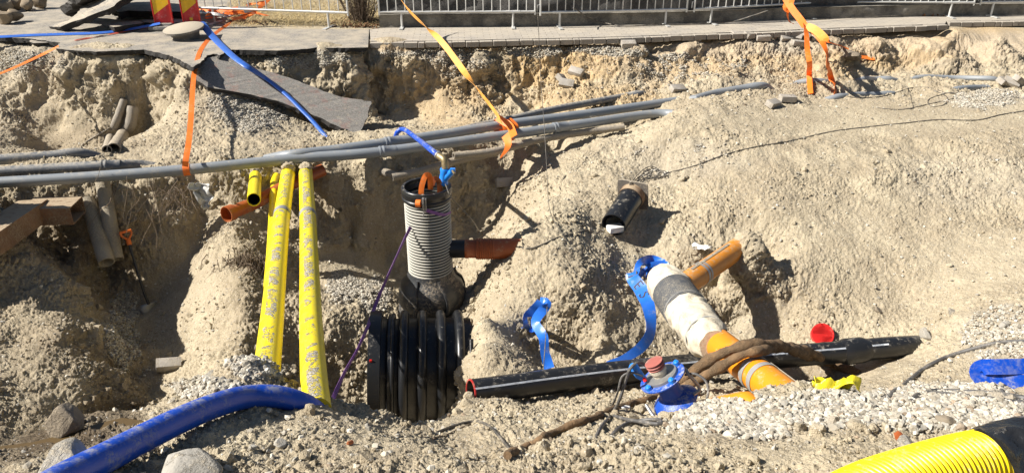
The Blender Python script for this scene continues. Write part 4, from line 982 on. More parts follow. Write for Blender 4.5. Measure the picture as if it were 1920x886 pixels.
m = MB(); L = catmull([PZ(932,220,-.5), PZ(944,228,-.52), PZ(956,236,-.54), PZ(964,256,-.55)], 6); m.ribbon(L, .09, [(-.2, -1, .5)]*len(L), .004); m.build('fold', M_STRAP, kt)
# bundle on the right
sb = thing('strap_bundle', 'bright orange straps tied to the barrier and hanging over the broken pavement edge', 'strap', PZ(1505, 55, 0))
def sbr(nm, pts, w_, f, mat=M_STRAP): P_ = resample(catmull(pts, 8), .03); MB().ribbon(P_, w_, [f(i/(len(P_)-1), p) for i, p in enumerate(P_)], .003).build(nm, mat, sb)
fc = lambda t, p: (CAM-p).normalized()+Z1*.3
sbr('band', [PY(1462,-30,12.0), PY(1472,-5,11.9), PY(1486,18,11.7), PY(1500,36,11.5), PY(1510,50,11.3)], .10, fc)
sbr('band', [PY(1475,-20,11.95), PY(1476,2,11.9), PY(1472,14,11.8), PY(1479,20,11.8), PY(1484,4,11.8), PY(1488,-12,11.9)], .07, fc)
sbr('band', [PY(1477,14,11.8), PY(1477,28,11.8), PY(1480,40,11.9), PY(1488,45,11.9)], .035, lambda t, p: (CAM-p).normalized().lerp(X1, t))
sbr('tail', [PY(1508,46,11.3), PY(1512,62,11.1), PY(1514,95,10.9), PY(1518,120,10.75), PH(1519,150,.10), PH(1519,178,.02)], .075, lambda t, p: (CAM-p).normalized().lerp(X1, .75*max(0, .55-t)))
sbr('tail', [PY(1510,48,11.3), PY(1526,60,11.15), PY(1541,78,11.0), PY(1550,100,10.85), PY(1553,125,10.7), PH(1560,155,.08), PH(1566,172,.05), PH(1565,186,.0)], .08, lambda t, p: (CAM-p).normalized().lerp(X1, .5*math.sin(t*5)**2))
sbr('tail', [PY(1545,70,11.05), PY(1558,80,11.0), PH(1575,92,.05), PH(1600,104,.05), PH(1622,108,.04), PH(1640,110,.015)], .07, lambda t, p: (CAM-p).normalized()+Z1)
sbr('fold', [PY(1512,50,11.25), PY(1526,55,11.15), PY(1540,66,11.05), PY(1548,76,11.0)], .12, lambda t, p: (CAM-p).normalized()+Z1*.5, M_STRAPY)
# blue lay-flat hose over the slab
hp = [PZ(377,42,.20), PZ(388,56,.12), PZ(402,72,.035), PZ(420,90,.035), PZ(440,108,.02), PZ(468,128,-.06), on_plane(500,152,pl_hose:=plane_of(PZ(385,112,-.05), PZ(695,190,-.62), PZ(672,252,-.85), PZ(400,164,-.27)))+Z1*.035, on_plane(540,185,pl_hose)+Z1*.04, on_plane(565,210,pl_hose)+Z1*.04, on_plane(585,228,pl_hose)+Z1*.02]+[PH(604,252,.03), PH(614,258,-.05)]
P_ = resample(catmull(hp, 8), .04); hm = MB()
F_ = frames(P_, Z1); n_ = len(P_); rings = []
for i, p in enumerate(P_):
    t_, u_, b_ = F_[i]; f = i/(n_-1); wd = .055*(1-f)**.6*.6+.030; th = .010+.016*f
    rings.append(np.array([tuple(p + b_*wd*math.cos(a) + u_*th*math.sin(a)) for a in np.linspace(0, 2*math.pi, 14, endpoint=False)]))
V = np.concatenate(rings); hm.add(V, [(k*14+i, k*14+(i+1) % 14, (k+1)*14+(i+1) % 14, (k+1)*14+i) for k in range(n_-1) for i in range(14)])
solid('flat_hose', hm, M_BLUEH, 'blue lay flat hose running over the road edge and across the sunken slab', 'hose')
ribbon('barrier_tape', [PZ(-60,71,.02), PZ(0,69,.02), PZ(60,66,.02), PZ(120,64,.02), PZ(180,62,.02), PZ(230,57,.03), PZ(285,47,.10), PZ(300,44,.12)], .075, M_BLUEH, 'flat blue tape lying along the road to the left beacon', 'tape', nrm=lambda t, p: Z1-Y1v*.35)
ribbon('barrier_tape', [PZ(140,76,.012), PZ(180,69,.012), PZ(215,63,.015), PZ(250,56,.03), PZ(285,49,.07)], .04, simple('dirty red webbing', (.42, .06, .03), .6, .4, dscale=10), 'dirty red strap twisted under the blue tape on the road', 'tape', nrm=lambda t, p: Z1+X1*math.sin(t*14)*.6)
ribbon('barrier_tape', [PY(-60,158,9.6), PY(0,138,10.3), PY(40,121,10.8), PY(80,102,11.2), PZ(110,87,.01)], .07, M_STRAP, 'orange strap hanging across the rubble at the left edge', 'strap', nrm=lambda t, p: Z1-Y1v*.3)
ribbon('purple_strap', [Vector((MX+.228, MY-.05, -.66)), Vector((MX+.17, MY-.165, -.63)), Vector((MX+.09, MY-.225, -.585)), Vector((MX+.01, MY-.262, -.54))], .035, M_PURP, 'purple lashing pulled across the manhole riser from the ratchet', 'strap', nrm=lambda t, p: -Y1v)
ribbon('purple_strap', [PY(770,425,6.62), PY(752,462,6.5), PY(728,515,6.3), PY(706,566,6.1), PY(690,610,5.6), PY(670,655,5.2), PY(645,700,4.9), PY(622,752,4.5), PY(617,762,4.4)], .032, M_PURP, 'purple lashing running down past the tank into the pit', 'strap', nrm=lambda t, p: (CAM-p).normalized().lerp(X1, .4+.4*math.sin(t*11)))
ra = thing('ratchet', 'orange ratchet strap hooked over the manhole collar', 'ratchet strap', (MX-.03, MY-.25, -.45))
fcm = lambda L: [(0, -1, .2)]*len(L)
L = catmull([Vector((MX-.02, MY-.20, -.52)), Vector((MX-.03, MY-.18, -.38)), Vector((MX+.01, MY-.16, -.245)), Vector((MX+.05, MY-.12, -.26)), Vector((MX+.05, MY-.10, -.40))], 8); MB().ribbon(L, .05, fcm(L), .004).build('webbing', M_STRAP, ra)
L = catmull([Vector((MX+.06, MY-.1, -.36)), Vector((MX+.09, MY-.08, -.30)), Vector((MX+.13, MY-.06, -.34)), Vector((MX+.13, MY-.05, -.46))], 8); MB().ribbon(L, .05, fcm(L), .004).build('webbing', M_TERRA, ra)
MB().tube([Vector((MX-.075, MY-.255, -.475)), Vector((MX-.03, MY-.262, -.475))], .036, 18).build('reel', M_STRAP, ra)
MB().box(Vector((MX-.005, MY-.262, -.47)), (.022, .05, .10), bev=.004).box(Vector((MX+.018, MY-.262, -.485)), (.012, .04, .12), bev=.003).tube([Vector((MX, MY-.27, -.52)), Vector((MX-.01, MY-.275, -.60))], .007, 8).build('lever', M_STEEL, ra)

# ---- big black ribbed tank
tk = thing('storage_tank', 'big black ribbed plastic tank pipe lying half buried in front of the manhole', 'tank', (-1.0, 5.75, -2.35))
TY, TZ = 5.75, -1.80
TROT = Matrix.Translation((-1.0, TY, TZ)) @ Matrix.Rotation(math.radians(6.5), 4, 'Z') @ Matrix.Rotation(math.radians(3.5), 4, 'Y') @ Matrix.Translation((1.0, -TY, -TZ))
def tx(px, y=5.25, z=TZ): return PY(px, 690, y).x
def ring_at(x, R_, r_, name, mat=M_BLACKC, seg=72):
    L = [Vector((x, TY+R_*math.cos(a), TZ+R_*math.sin(a))) for a in np.linspace(0, 2*math.pi, seg)]; return MB().tube(L, r_, 16, up0=X1, cap=False).build(name, mat, tk)
x0, x1, x2 = tx(670), tx(694), tx(868)
MB().tube([Vector((x, TY, TZ)) for x in (x0, x0+.003, x1-.003, x1)], [.535, .548, .548, .535], 72, wall=.02, up0=Z1).build('end_rim', M_BLACKC, tk)
MB().tube([Vector((x, TY, TZ)) for x in (x0+.01, x1+.02, x1+.04, x2+.02)], [.49, .49, .475, .475], 72, wall=.02, up0=Z1).build('shell', M_BLACKC, tk)
MB().tube([Vector((x1+.05, TY, TZ)), Vector((x1+.06, TY, TZ)), Vector((x1+.085, TY, TZ)), Vector((x1+.09, TY, TZ))], [.49, .515, .515, .49], 72, cap=False, up0=Z1).build('shell_band', M_BLACKC, tk)
for px in (716,): ring_at(tx(px), .505, .020, 'rib')
for px in (738, 774, 812, 848): ring_at(tx(px), .510, .041, 'rib')
MB().box(Vector((x0+.03, TY-.40, TZ+.385)), (.022, .014, .022), bev=.004).build('plug', M_RED, tk)
for ch in list(tk.children): ch.data.transform(TROT)
pr = [( -.09, .014)] + [(-.09+.006*i, .020 if i % 2 else .015) for i in range(31)]
c = PH(886, 655, .01); solid('hose_end', MB().tube([c+Vector((0, .25, 1)).normalized()*d for d, r_ in pr], [r_ for d, r_ in pr], 14), M_BLACKC, 'little ribbed hose end sticking out of the sand right of the tank', 'hose')

# ---- shovel
sh = thing('shovel', 'shovel with orange D grip standing in the gully', 'shovel', PH(276, 590))
tip = PH(277, 585, -.08); grip = tip + (PY(241, 452, tip.y+.28)-tip)
dS = (grip-tip); 
b1 = tip+dS*.17
MB().tube(catmull([b1, tip+dS*.35+X1*-.01, tip+dS*.62+X1*-.006, grip], 8), .0165, 12).build('shaft', M_SHAFT, sh)
gd = dS.normalized(); gs = gd.cross(Vector((.7, -.7, 0))).normalized()
gm = MB().tube([grip-gd*.04, grip+gd*.02], .024, 12); gm.tube(catmull([grip+gd*.015, grip+gs*.05+gd*.07, grip+gs*.055+gd*.11], 5), .012, 10); gm.tube(catmull([grip+gd*.015, grip-gs*.05+gd*.07, grip-gs*.055+gd*.11], 5), .012, 10); gm.tube([grip+gs*.06+gd*.11, grip-gs*.06+gd*.11], .015, 10)
gm.build('grip', simple('orange grip plastic', (.80, .17, .02), .45, .2, dscale=20), sh)
bl = MB(); V = []; wS = gd.cross(Vector((.75, -.65, 0))).normalized(); nS = gd.cross(wS)
for j in range(9):
    f = j/8; cc = tip - gd*.02 + (b1+gd*.03-tip)*f; wd = .11*(1-(1-f)**3*.75)*(1 if f < .85 else .8)
    for i in range(7): s_ = -1+2*i/6; V.append(tuple(cc + wS*wd*s_ + nS*.025*(s_*s_)))
bl.add(V, [(j*7+i, j*7+i+1, (j+1)*7+i+1, (j+1)*7+i) for j in range(8) for i in range(6)]); bo = bl.build('blade', M_STEEL, sh); md = bo.modifiers.new('thickness', 'SOLIDIFY'); md.thickness = .003

# ---- thick blue pipe in front
bp = [PZ(60,935,.45), PZ(118,898,.38), PZ(200,856,.30), PZ(280,815,.22), PZ(350,781,.14), PZ(410,757,.06), PZ(465,743,-.02), PZ(520,743,-.08), PZ(570,757,-.17), PZ(600,778,-.28), PZ(612,792,-.38)]
solid('blue_pipe', MB().tube(resample(catmull(bp, 10), .03), lambda i, f: .060-.004*f, 32), M_BLUEP, 'thick blue water pipe curving across the near bank at lower left', 'pipe')

# ---- black pressure pipe on the right
hl, hr = PZ(884, 735, -1.08), None
P_ = [hl, PZ(1100,706,-1.20), PZ(1300,684,-1.34), PZ(1480,667,-1.42), PZ(1580,659,-1.44), PZ(1655,652,-1.45), PZ(1720,648,-1.5)]
P_ = resample(catmull(P_, 8), .05); bpp = thing('pressure_pipe', 'long black polyethylene pipe with a thin white stripe lying on the trench bottom', 'pipe', P_[len(P_)//2])
BR = .096
MB().tube(P_, BR, 36, wall=.010).build('pipe', M_BLACK, bpp)
d0 = (P_[1]-P_[0]).normalized(); MB().tube([P_[0]-d0*.008, P_[0]+d0*.002], BR+.002, 36, wall=.010).build('end_ring', simple('red end seal', (.45, .03, .025), .5, .4, dscale=15), bpp)
stp = MB(); pd_ = (P_[-1]-P_[0]).normalized(); L = []
for p in P_[:-8]:
    q = (CAM-p).normalized()+Z1*.35; q = q-pd_*q.dot(pd_); L.append(p+q.normalized()*(BR+.001)); stp.ribbon(L, .014, [(CAM-p)+Z1*.25*(CAM-p).length for p in P_[:-8]], .0012); stp.build('stripe', simple('pale blue print', (.80, .84, .9), .5, .0, dscale=30), bpp)
def at_px(P_, px): return min(range(len(P_)), key=lambda k: abs(960+FPX*(P_[k]-CAM).x/(P_[k]-CAM).dot(FWD)-px))
i0, i1 = at_px(P_, 1572), at_px(P_, 1622)
MB().tube(P_[i0:i1+1], [BR+.002]+[BR+.019]*(i1-i0-1)+[BR+.002], 36, cap=False).build('weld_sleeve', M_BLACKC, bpp)
for px in (1545, 1300): 
    i = at_px(P_, px); MB().tube([P_[i]+d0*-.006, P_[i]+d0*.006], BR+.0025, 36, cap=False).build('weld_seam', M_BLACK, bpp)
rc = PH(1535, 632, .045); ax = (Vector((-.1, -.75, .66))).normalized()
capm = MB().tube([rc-ax*.045, rc-ax*.04, rc+ax*.03, rc+ax*.035, rc+ax*.045, rc+ax*.045, rc+ax*.008, rc+ax*.006], [.075, .09, .09, .102, .102, .088, .083, .02], 32, cap=True)
solid('red_lid', capm, M_RED, 'round red plastic cap lying behind the black pipe', 'lid')

def perp(v, d): v = v-d*v.dot(d); return v.normalized()
# ---- orange sewer with its wrapped joint
sw = thing('sewer_pipe', 'orange sewer pipe with a cream cloth wrapped joint and black ribbed sleeve', 'pipe', PZ(1300, 560, -1.3))
u0, u1 = PH(1374, 468, -.03), PZ(1278, 538, -1.05)
up_ = [u0+(u0-u1)*.15, u0.lerp(u1, .02), u1]; MB().tube(resample(up_, .05), .105, 32).build('branch', M_ORPD, sw)
ud = (u1-u0).normalized(); c = u0.lerp(u1, .66)
for off, wd in ((-.045, .03), (.0, .034)): MB().tube([c+ud*(off), c+ud*(off+wd)], .109, 32, cap=False).build('clip', M_CLIP, sw)
lg = MB(); Lp = [u0.lerp(u1, f)+perp((CAM-u0).normalized()+X1*-.6+Z1*.2, ud)*.109 for f in (.12, .4, .7, .82)]; lg.ribbon(resample(Lp, .04), .028, [(-.5, -.6, .6)]*len(resample(Lp, .04)), .006); lg.build('lath', M_DUCTOLD, sw)
# wrapped section: cloth, ribs, cloth
w0, w1, w2, w3, w4 = PZ(1243,522,-1.02), PZ(1262,548,-1.03), PZ(1288,584,-1.02), PZ(1310,612,-.98), PZ(1334,640,-.92)
L = resample(catmull([w0, w1, w2, w3, w4], 8), .02); wd_ = MB(); nL = len(L)
def clothtube(P_, rf, seed, seg=56):
    F_ = frames(P_, Z1); n = len(P_); A2 = np.linspace(0, 2*math.pi, seg, endpoint=False); V = np.zeros((n, seg, 3))
    for i in range(n):
        t_, u_, b_ = [np.array(q) for q in F_[i]]; V[i] = np.array(P_[i])+np.cos(A2)[:, None]*b_+np.sin(A2)[:, None]*u_
    dirv = V-np.array([[tuple(p)] for p in P_]); rr = np.array([rf(i/(n-1)) for i in range(n)])[:, None]
    sm_ = (np.array([[tuple(p)] for p in P_])+dirv*rr[..., None]).reshape(-1, 3)
    fold = (1-np.abs(perlin(sm_*np.array([9, 9, 9])+seed))*2.6)*.011+perlin(sm_*22+seed)*.004+perlin(sm_*5+seed)*.014
    V = sm_.reshape(n, seg, 3)+dirv*fold.reshape(n, seg)[..., None]
    i0 = np.arange(seg); i1 = (i0+1) % seg
    q = np.concatenate([np.stack([k*seg+i0, k*seg+i1, (k+1)*seg+i1, (k+1)*seg+i0], 1) for k in range(n-1)])
    ends = np.array([P_[0], P_[-1]]); m_ = n*seg
    t_ = np.concatenate([np.stack([np.full(seg, m_), i1, i0], 1), np.stack([np.full(seg, m_+1), (n-1)*seg+i0, (n-1)*seg+i1], 1)])
    return MB().add(np.concatenate([V.reshape(-1, 3), ends]), q, t_)
a0 = resample([w0+(w0-w1)*.25, w0, w1], .012)
clothtube(a0, lambda f: .120+.056*math.sin(min(1, f*1.6)*math.pi/2), 5).build('upper_wrap', M_CLOTH, sw)
rb = resample([w1, w2], .0045); MB().tube(rb, lambda i, f: .180+(.007 if (i//2) % 2 else -.003), 40, cap=False).build('ribbed_sleeve', M_DUCTD, sw)
b0_ = resample(catmull([w2-(w3-w2)*.15, w3, w4+(w4-w3)*.25], 6), .012)
lw = clothtube(b0_, lambda f: .174-.014*f-(.045*sstep(.72, .95, f)), 9).build('lower_wrap', M_CLOTH, sw)
hgd = MB(); hc = PZ(1296, 625, -.98); fl = clothtube(resample([PZ(1290,612,-1.0), PZ(1306,632,-1.03), PZ(1322,640,-1.0)], .012), lambda f: .055+.05*math.sin(f*3), 31, 30); fl.build('loose_fold', M_CLOTH, lw)
for f, rr_2 in ((.02, .187), (.74, .167)):
    c = b0_[int(f*(len(b0_)-1))]; d = (b0_[-1]-b0_[0]).normalized(); MB().tube([c, c+d*.022], rr_2, 40, cap=False).build('clip', M_CLIP, sw)
l0, l1 = PZ(1322,624,-.98), PZ(1500,765,-.68)
Ls = resample([l0-(l1-l0)*.1, l0, l1], .05); MB().tube(Ls, .116, 36).build('main', M_ORP, sw); ld = (l1-l0).normalized()
for f, w_ in ((.12, .045), (.58, .05), (.66, .05)):
    c = l0.lerp(l1, f); MB().tube([c, c+ld*w_], .1205, 36, cap=False).build('clip', M_CLIP, sw)
Lr = [l0.lerp(l1, f)+perp(X1*.75+Z1*.62-Y1v*.2, ld)*.120 for f in (-.02, .3, .6, .95)]; lr = MB(); R2 = resample(Lr, .05); lr.ribbon(R2, .03, [(.75, -.2, .62)]*len(R2), .006); lr.build('lath', M_DUCTOLD, sw)
o1, o2 = PH(1298, 768, -.005), PH(1400, 750, .0)
solid('drain_pipe', MB().tube(resample([o1, o1+(o2-o1)*.06, o2, o2+(o2-o1)*.12-Z1*.05], .05), lambda i, f: .055 if i else .045, 28), M_ORP, 'orange pipe lying nearly covered by the gravel beside the blue pump', 'pipe')

# ---- black culvert piece with steel flange
cv = thing('pipe_stub', 'black pipe stub with a rusty collar and square flange, white block in its mouth', 'pipe', PH(1155, 440))
c1 = PH(1140, 436, .11); c2 = PH(1172, 392, .13); cd_ = (c2-c1).normalized(); c1 = c1-cd_*.0
MB().tube([c1, c1+cd_*.02, c2+cd_*.06], [.133, .135, .135], 36, wall=.008).build('pipe', M_BLACK, cv)
MB().tube([c2+cd_*.02, c2+cd_*.11], [.143, .143], 36, wall=.004).build('collar', M_RUST, cv)
sX = cd_.cross(Z1).normalized(); sU = sX.cross(cd_); fl = MB(); hole = []
for i in range(32):
    a = 2*math.pi*i/32; q = c2+cd_*.11; k = 1/max(abs(math.cos(a)), abs(math.sin(a))); 
    o_ = q+(sX*math.cos(a)+sU*math.sin(a))*.175*min(k, 1.33); n_i = q+(sX*math.cos(a)+sU*math.sin(a))*.138
    hole += [o_, n_i, o_+cd_*.012, n_i+cd_*.012]
fl.add([tuple(v) for v in hole], [(4*i+a_, 4*i+b_, 4*((i+1) % 32)+b_, 4*((i+1) % 32)+a_) for i in range(32) for a_, b_ in ((0, 1), (1, 3), (3, 2), (2, 0))]); fl.build('flange', M_CAST, cv)
MB().box(c2+cd_*.09-sX*.02+sU*.15, (.02, .02, .05)).build('lug', M_CAST, cv)
solid('white_block', MB().box(c1+cd_*.05-Z1*.068, (.16, .12, .065), Matrix.Rotation(.3, 3, 'Z'), .012), M_WHITE, 'white foam block inside the mouth of the black pipe stub', 'block')

# ---- rusty wrapped cables over the pipes
def lumpy(name, pts, r, mat, label, cat, seed, group=None, twist=.16):
    P_ = resample(catmull(pts, 8), .012); rs = random.Random(seed); f1 = [rs.uniform(0, 6) for _ in range(3)]
    return solid(name, MB().tube(P_, lambda i, f: r*(1+twist*math.sin(i*.55+f1[0])*.6+twist*math.sin(i*.21+f1[1])+.05*rs.uniform(-1, 1)), 14), mat, label, cat, group)
lumpy('old_cable', [PZ(1275,716,-1.02), PZ(1310,688,-.90), PZ(1350,664,-.76), PZ(1395,648,-.64), PZ(1450,646,-.72), PZ(1500,660,-1.05), PH(1535,678,.03), PH(1570,690,.03), PH(1610,699,.0)], .038, M_JUTE, 'upper jute wrapped cable arching over the orange sewer', 'cable', 3, 'old wrapped cables')
lumpy('old_cable', [PH(1268,742,.02), PZ(1300,716,-.95), PZ(1340,694,-.82), PZ(1385,668,-.67), PZ(1430,656,-.66), PZ(1480,650,-.95), PZ(1520,660,-1.2), PH(1560,686,.02)], .034, M_JUTE, 'lower jute wrapped cable crossing under the first on the orange sewer', 'cable', 4, 'old wrapped cables')
lumpy('old_cable', gpath([(955,858),(985,846),(1020,826),(1060,806),(1105,792),(1140,776),(1180,762),(1225,748),(1262,738)], .03, .018)[:], .022, M_JUTE, 'rust brown jute wrapped cable running along the near bank below the pump', 'cable', 5, 'old wrapped cables')

# ---- blue pump
pc = PH(1260, 772, .125); pu = (PZ(1228,705,pc.z+.30)-PZ(1252,772,pc.z-.10)).normalized()
pu = (Vector((-.50, .12, .86))).normalized(); pn = thing('pump', 'blue flanged pump head with a faded red hose stub on the trench floor', 'pump', PH(1245, 775))
pb = pc
def disc(c, ax, pr, name, mat, par, seg=40): return MB().tube([c+ax*d for d, r_ in pr], [r_ for d, r_ in pr], seg).build(name, mat, par)
ft = disc(pb, pu, [(-.03, .140), (-.02, .147), (-.010, .143), (.015, .11), (.035, .078)], 'foot', M_PUMP, pn)
bd_ = disc(pb, pu, [(.02, .085), (.05, .070), (.14, .068), (.162, .09)], 'body', M_PUMP, pn)
fg = disc(pb, pu, [(.158, .140), (.163, .147), (.170, .147), (.173, .138)], 'flange', M_PUMP, pn)
disc(pb, pu, [(.173, .105), (.190, .102), (.193, .05)], 'cover', M_STEEL, fg)
disc(pb, pu, [(.19, .046), (.215, .046), (.22, .054), (.238, .054), (.242, .046)], 'coupling', M_CLOTH, fg)
disc(pb, pu, [(.238, .050), (.25, .056), (.258, .050), (.268, .058), (.276, .050), (.288, .058), (.290, .042)], 'hose_stub', M_HOSE, pn)
s1 = pu.cross(Vector((0, -1, .2))).normalized(); s2 = pu.cross(s1)
for a in (20, 95, 150, 215, 290):
    a = math.radians(a); q = pb+pu*.175+(s1*math.cos(a)+s2*math.sin(a))*.124; MB().tube([q-pu*.006, q+pu*.02, q+pu*.03], [.019, .019, .010], 10).build('bolt', M_VALVE, fg)
hq = pb+pu*.21+s1*.085+s2*-.08; 
for sg in (s1, -s1):
    if (sg.x < 0): MB().tube([pb+pu*.21+sg*.10, pb+pu*.25+sg*.115, pb+pu*.33+sg*.12, pb+pu*.345+sg*.12], [.02, .028, .030, .012], 14, oval=.5).build('tap', M_VALVE, fg)
fr_ = MB()
def fp(x, y, d=0): return PY(x, y, pc.y+d)
fr_.tube(catmull([fp(1249,697,.1), fp(1270,690,.08), fp(1284,691,.05), fp(1292,702,.02), fp(1309,722,0), fp(1310,732,-.02), fp(1300,740,-.05)], 6), .011, 10)
fr_.tube(catmull([fp(1211,758,-.02), fp(1222,775,-.08), fp(1231,785,-.12), fp(1243,784,-.14), fp(1270,775,-.12), fp(1292,762,-.1), fp(1318,760,-.05)], 6), .011, 10)
fr_.build('wire_frame', M_STEEL, pn)
MB().tube([pb+pu*.205+(s1 if s1.x < 0 else -s1)*.10+s2*-.02, pb+pu*.23+(s1 if s1.x < 0 else -s1)*.10], .012, 8).build('spigot', M_RED, fg)

# ---- cables
def cable(pts, r, label, mat=M_CABLE, name='cable', lift=None, group='cables lying on the sand', step=.03):
    return solid(name, MB().tube(gpath(pts, step, lift if lift is not None else r*.8), r, 8), mat, label, 'cable', group)
def hang(pts, r, label, mat=M_CABLE, name='cable', group='cables lying on the sand'):
    return solid(name, MB().tube(resample(catmull(pts, 10), .02), r, 8), mat, label, 'cable', group)
cable([(1190,352),(1215,335),(1250,325),(1300,312),(1360,290),(1420,275),(1480,265),(1560,247),(1640,237)], .0065, 'black cable running up the bank from the wire coil to the flat top')
cable([(1640,237),(1700,231),(1760,225),(1830,226),(1880,215),(1960,203)], .007, 'black cable continuing over the flat top to the right edge')
cable([(1440,100),(1470,125),(1510,145),(1540,160),(1580,178),(1610,184),(1660,180),(1710,165),(1750,166),(1780,176),(1835,170),(1900,183),(1960,190)], .0065, 'black cable winding along the ducts and under the two hanging straps', M_CABLE)
cable([(1645,203),(1690,206),(1740,196),(1790,184),(1788,173),(1765,178),(1741,187),(1745,200),(1770,197),(1775,182),(1740,165)], .006, 'tangled loops of thin black wire on the right bank')
cable([(1705,170),(1708,185),(1712,203),(1706,205)], .005, 'short thin wire dangling left of the tangle')
cable([(1480,50),(1500,50),(1530,48),(1600,44),(1680,40),(1730,33)], .008, 'dark cable along the pavement behind the orange straps', lift=.10)
hang([PZ(1075,15,.35), PZ(1100,30,.18), PZ(1130,42,.05), PZ(1170,49,.02), PZ(1230,47,.02), PZ(1300,45,.02), PZ(1370,41,.03), PZ(1410,30,.15), PZ(1440,20,.25)], .010, 'dark cable drooping along the foot of the wall behind the barriers')
hang([PY(1005,-20,9.5), PY(1010,60,9.4), PY(1014,150,9.2), PY(1020,230,8.9), PY(1026,330,8.3), PH(1033,395,.05), PH(1042,425,.03), PH(1062,452,.01)], .0035, 'thin straight wire hanging from above the picture past the ducts')
cable([(1106,430),(1075,438),(1045,446),(1015,460),(990,467),(975,462)], .008, 'thin black cable from the pipe stub mouth to the terracotta coupling')
hang([PY(835,345,6.6), PY(845,368,6.5), PY(866,392,6.7), PY(885,412,6.9), PH(905,440,.03), PH(930,458,.03), PH(965,462,.03)], .006, 'thin black cable from the manhole rim to the terracotta coupling')
for k, off in enumerate((0, 5, -4)):
    cable([(1172,362),(1186,345+off),(1205,327+off*1.4),(1222,318+off),(1236,322),(1252,330-off),(1240,334),(1215,334+off),(1195,342),(1176,360)], .0055, ('wire coil strand lying above the flange of the pipe stub', 'second wire coil strand curling above the pipe stub', 'third wire coil strand curling above the pipe stub')[k], name='wire', group='wire coil by the pipe stub', lift=.012+.008*k)
cable([(1660,752),(1690,728),(1730,696),(1775,672),(1830,655),(1880,644),(1960,642)], .017, 'grey rubber cable curving from the gravel to the right edge', M_CABLEG)
cable([(1700,762),(1722,745),(1755,736),(1800,737),(1860,740),(1930,752)], .017, 'pair cable lying on the gravel, left strand', M_CABLEG)
cable([(1735,738),(1790,743),(1850,750),(1930,760)], .015, 'second grey cable lying along the gravel towards the right edge', M_CABLEG)
cable([(1930,712),(1900,716),(1880,728),(1878,742),(1900,752),(1930,758)], .013, 'grey cable loop below the folded blue hose', M_CABLEG)
cable([(820,812),(850,800),(880,792),(905,793),(925,806),(945,830),(958,848)], .009, 'thin dark cable looping over the sand right below the tank', M_CABLE)
cable([(893,792),(870,800),(840,815),(812,822)], .006, 'rooty thin wire beside the cable loop on the near sand', M_ROOT)
hang([PY(1026,565,5.6), PY(1024,620,5.3), PY(1018,700,4.9), PY(1012,760,4.5), PH(1008,812,.02)], .004, 'thin wire hanging down from the left blue tape over the black pipe')
cbl = [fp(1216,688,.1), fp(1198,679,.05), fp(1182,690,0), fp(1172,715,0), fp(1163,745,-.02), fp(1148,775,0), PH(1130,805,.02), PH(1115,836,.01)]
hang(cbl, .010, 'grey cable looping from the pump over to the near sand', M_CABLEG)
hang([fp(1205,705,0), fp(1185,698,0), fp(1166,706,0), fp(1158,735,0), PH(1148,770,.02)], .007, 'thinner grey lead beside the pump cable', M_CABLEG)
hang([PH(1148,783,.02), PH(1180,792,.02), PH(1232,800,.02), PH(1232,795,.03), PH(1185,796,.02), PH(1165,806,.02), PH(1140,828,.01), PH(1118,838,.01)], .010, 'grey lead folded on the sand in front of the pump', M_CABLEG)
hang([fp(1285,702,.05), fp(1303,700,0), fp(1322,712,-.05), fp(1328,730,-.1), fp(1325,748,-.15), fp(1318,756,-.2)], .008, 'grey lead arching right of the pump', M_CABLEG)
cable([(150,283),(155,272),(170,262),(205,240)], .011, 'bent muddy cable in the hollow under the road', M_DUCTOLD)

# ---- blue caution tapes with letters
def tape(pts, width, label, nrmf, letters=None):
    P_ = resample(catmull(pts, 10), .02); t = thing('caution_tape', label, 'tape', P_[len(P_)//2], 'torn blue tapes on the sand')
    if callable(width): width = [width(i/(len(P_)-1)) for i in range(len(P_))]
    rs = random.Random(len(pts)); nn = [nrmf(i/(len(P_)-1), p) for i, p in enumerate(P_)]
    MB().ribbon(P_, width, nn, .002).build('band', M_TAPE, t)
    if letters:
        for k, (ch, i) in enumerate(letters):
            cu = bpy.data.curves.new('letter', 'FONT'); cu.body = ch; cu.size = .145; cu.extrude = .0008; cu.align_x = 'CENTER'; cu.align_y = 'CENTER'
            ob = bpy.data.objects.new('letter', cu); C.objects.link(ob); dg = bpy.context.evaluated_depsgraph_get(); me = bpy.data.meshes.new_from_object(ob.evaluated_get(dg)); bpy.data.objects.remove(ob)
            p = P_[i]; tg = (P_[i+1]-P_[i-1]).normalized(); n2 = Vector(nn[i]); n2 = (n2-tg*n2.dot(tg)).normalized(); 
            up_l = tg.cross(n2) if False else -(n2.cross(tg)); M3 = Matrix((tg, n2.cross(tg), n2)).transposed().to_4x4(); M3.translation = p+n2*.0035
            me.transform(M3); lo = link('letter', me, M_PIPEIN, t)
    return t
tp1 = tape([PY(1014,566,5.55), PY(1000,580,5.6), PY(986,596,5.6), PH(985,618,.04), PH(1003,608,.05), PY(1004,595,5.6)], .075, 'crumpled left blue tape with a loop standing on the sand', lambda t, p: (CAM-p).normalized()+X1*math.sin(t*7)*.6)
L2 = tape([PY(1012,566,5.6), PY(1025,570,5.55), PY(1004,602,5.55), PY(1018,630,5.4), PY(1022,660,5.25), PY(1030,690,5.15)], .085, 'lower strip of the left blue tape going down to the black pipe', lambda t, p: (CAM-p).normalized()+X1*math.cos(t*8)*.5)
P2_ = [PH(1240,500,.03), PH(1215,497,.05), PY(1190,508,6.45), PY(1186,520,6.35), PY(1200,540,6.2), PY(1214,568,6.0), PY(1220,600,5.85), PY(1218,628,5.65), PY(1200,652,5.45), PY(1170,672,5.25), PY(1140,683,5.15)]
nP2 = len(resample(catmull(P2_, 10), .02))
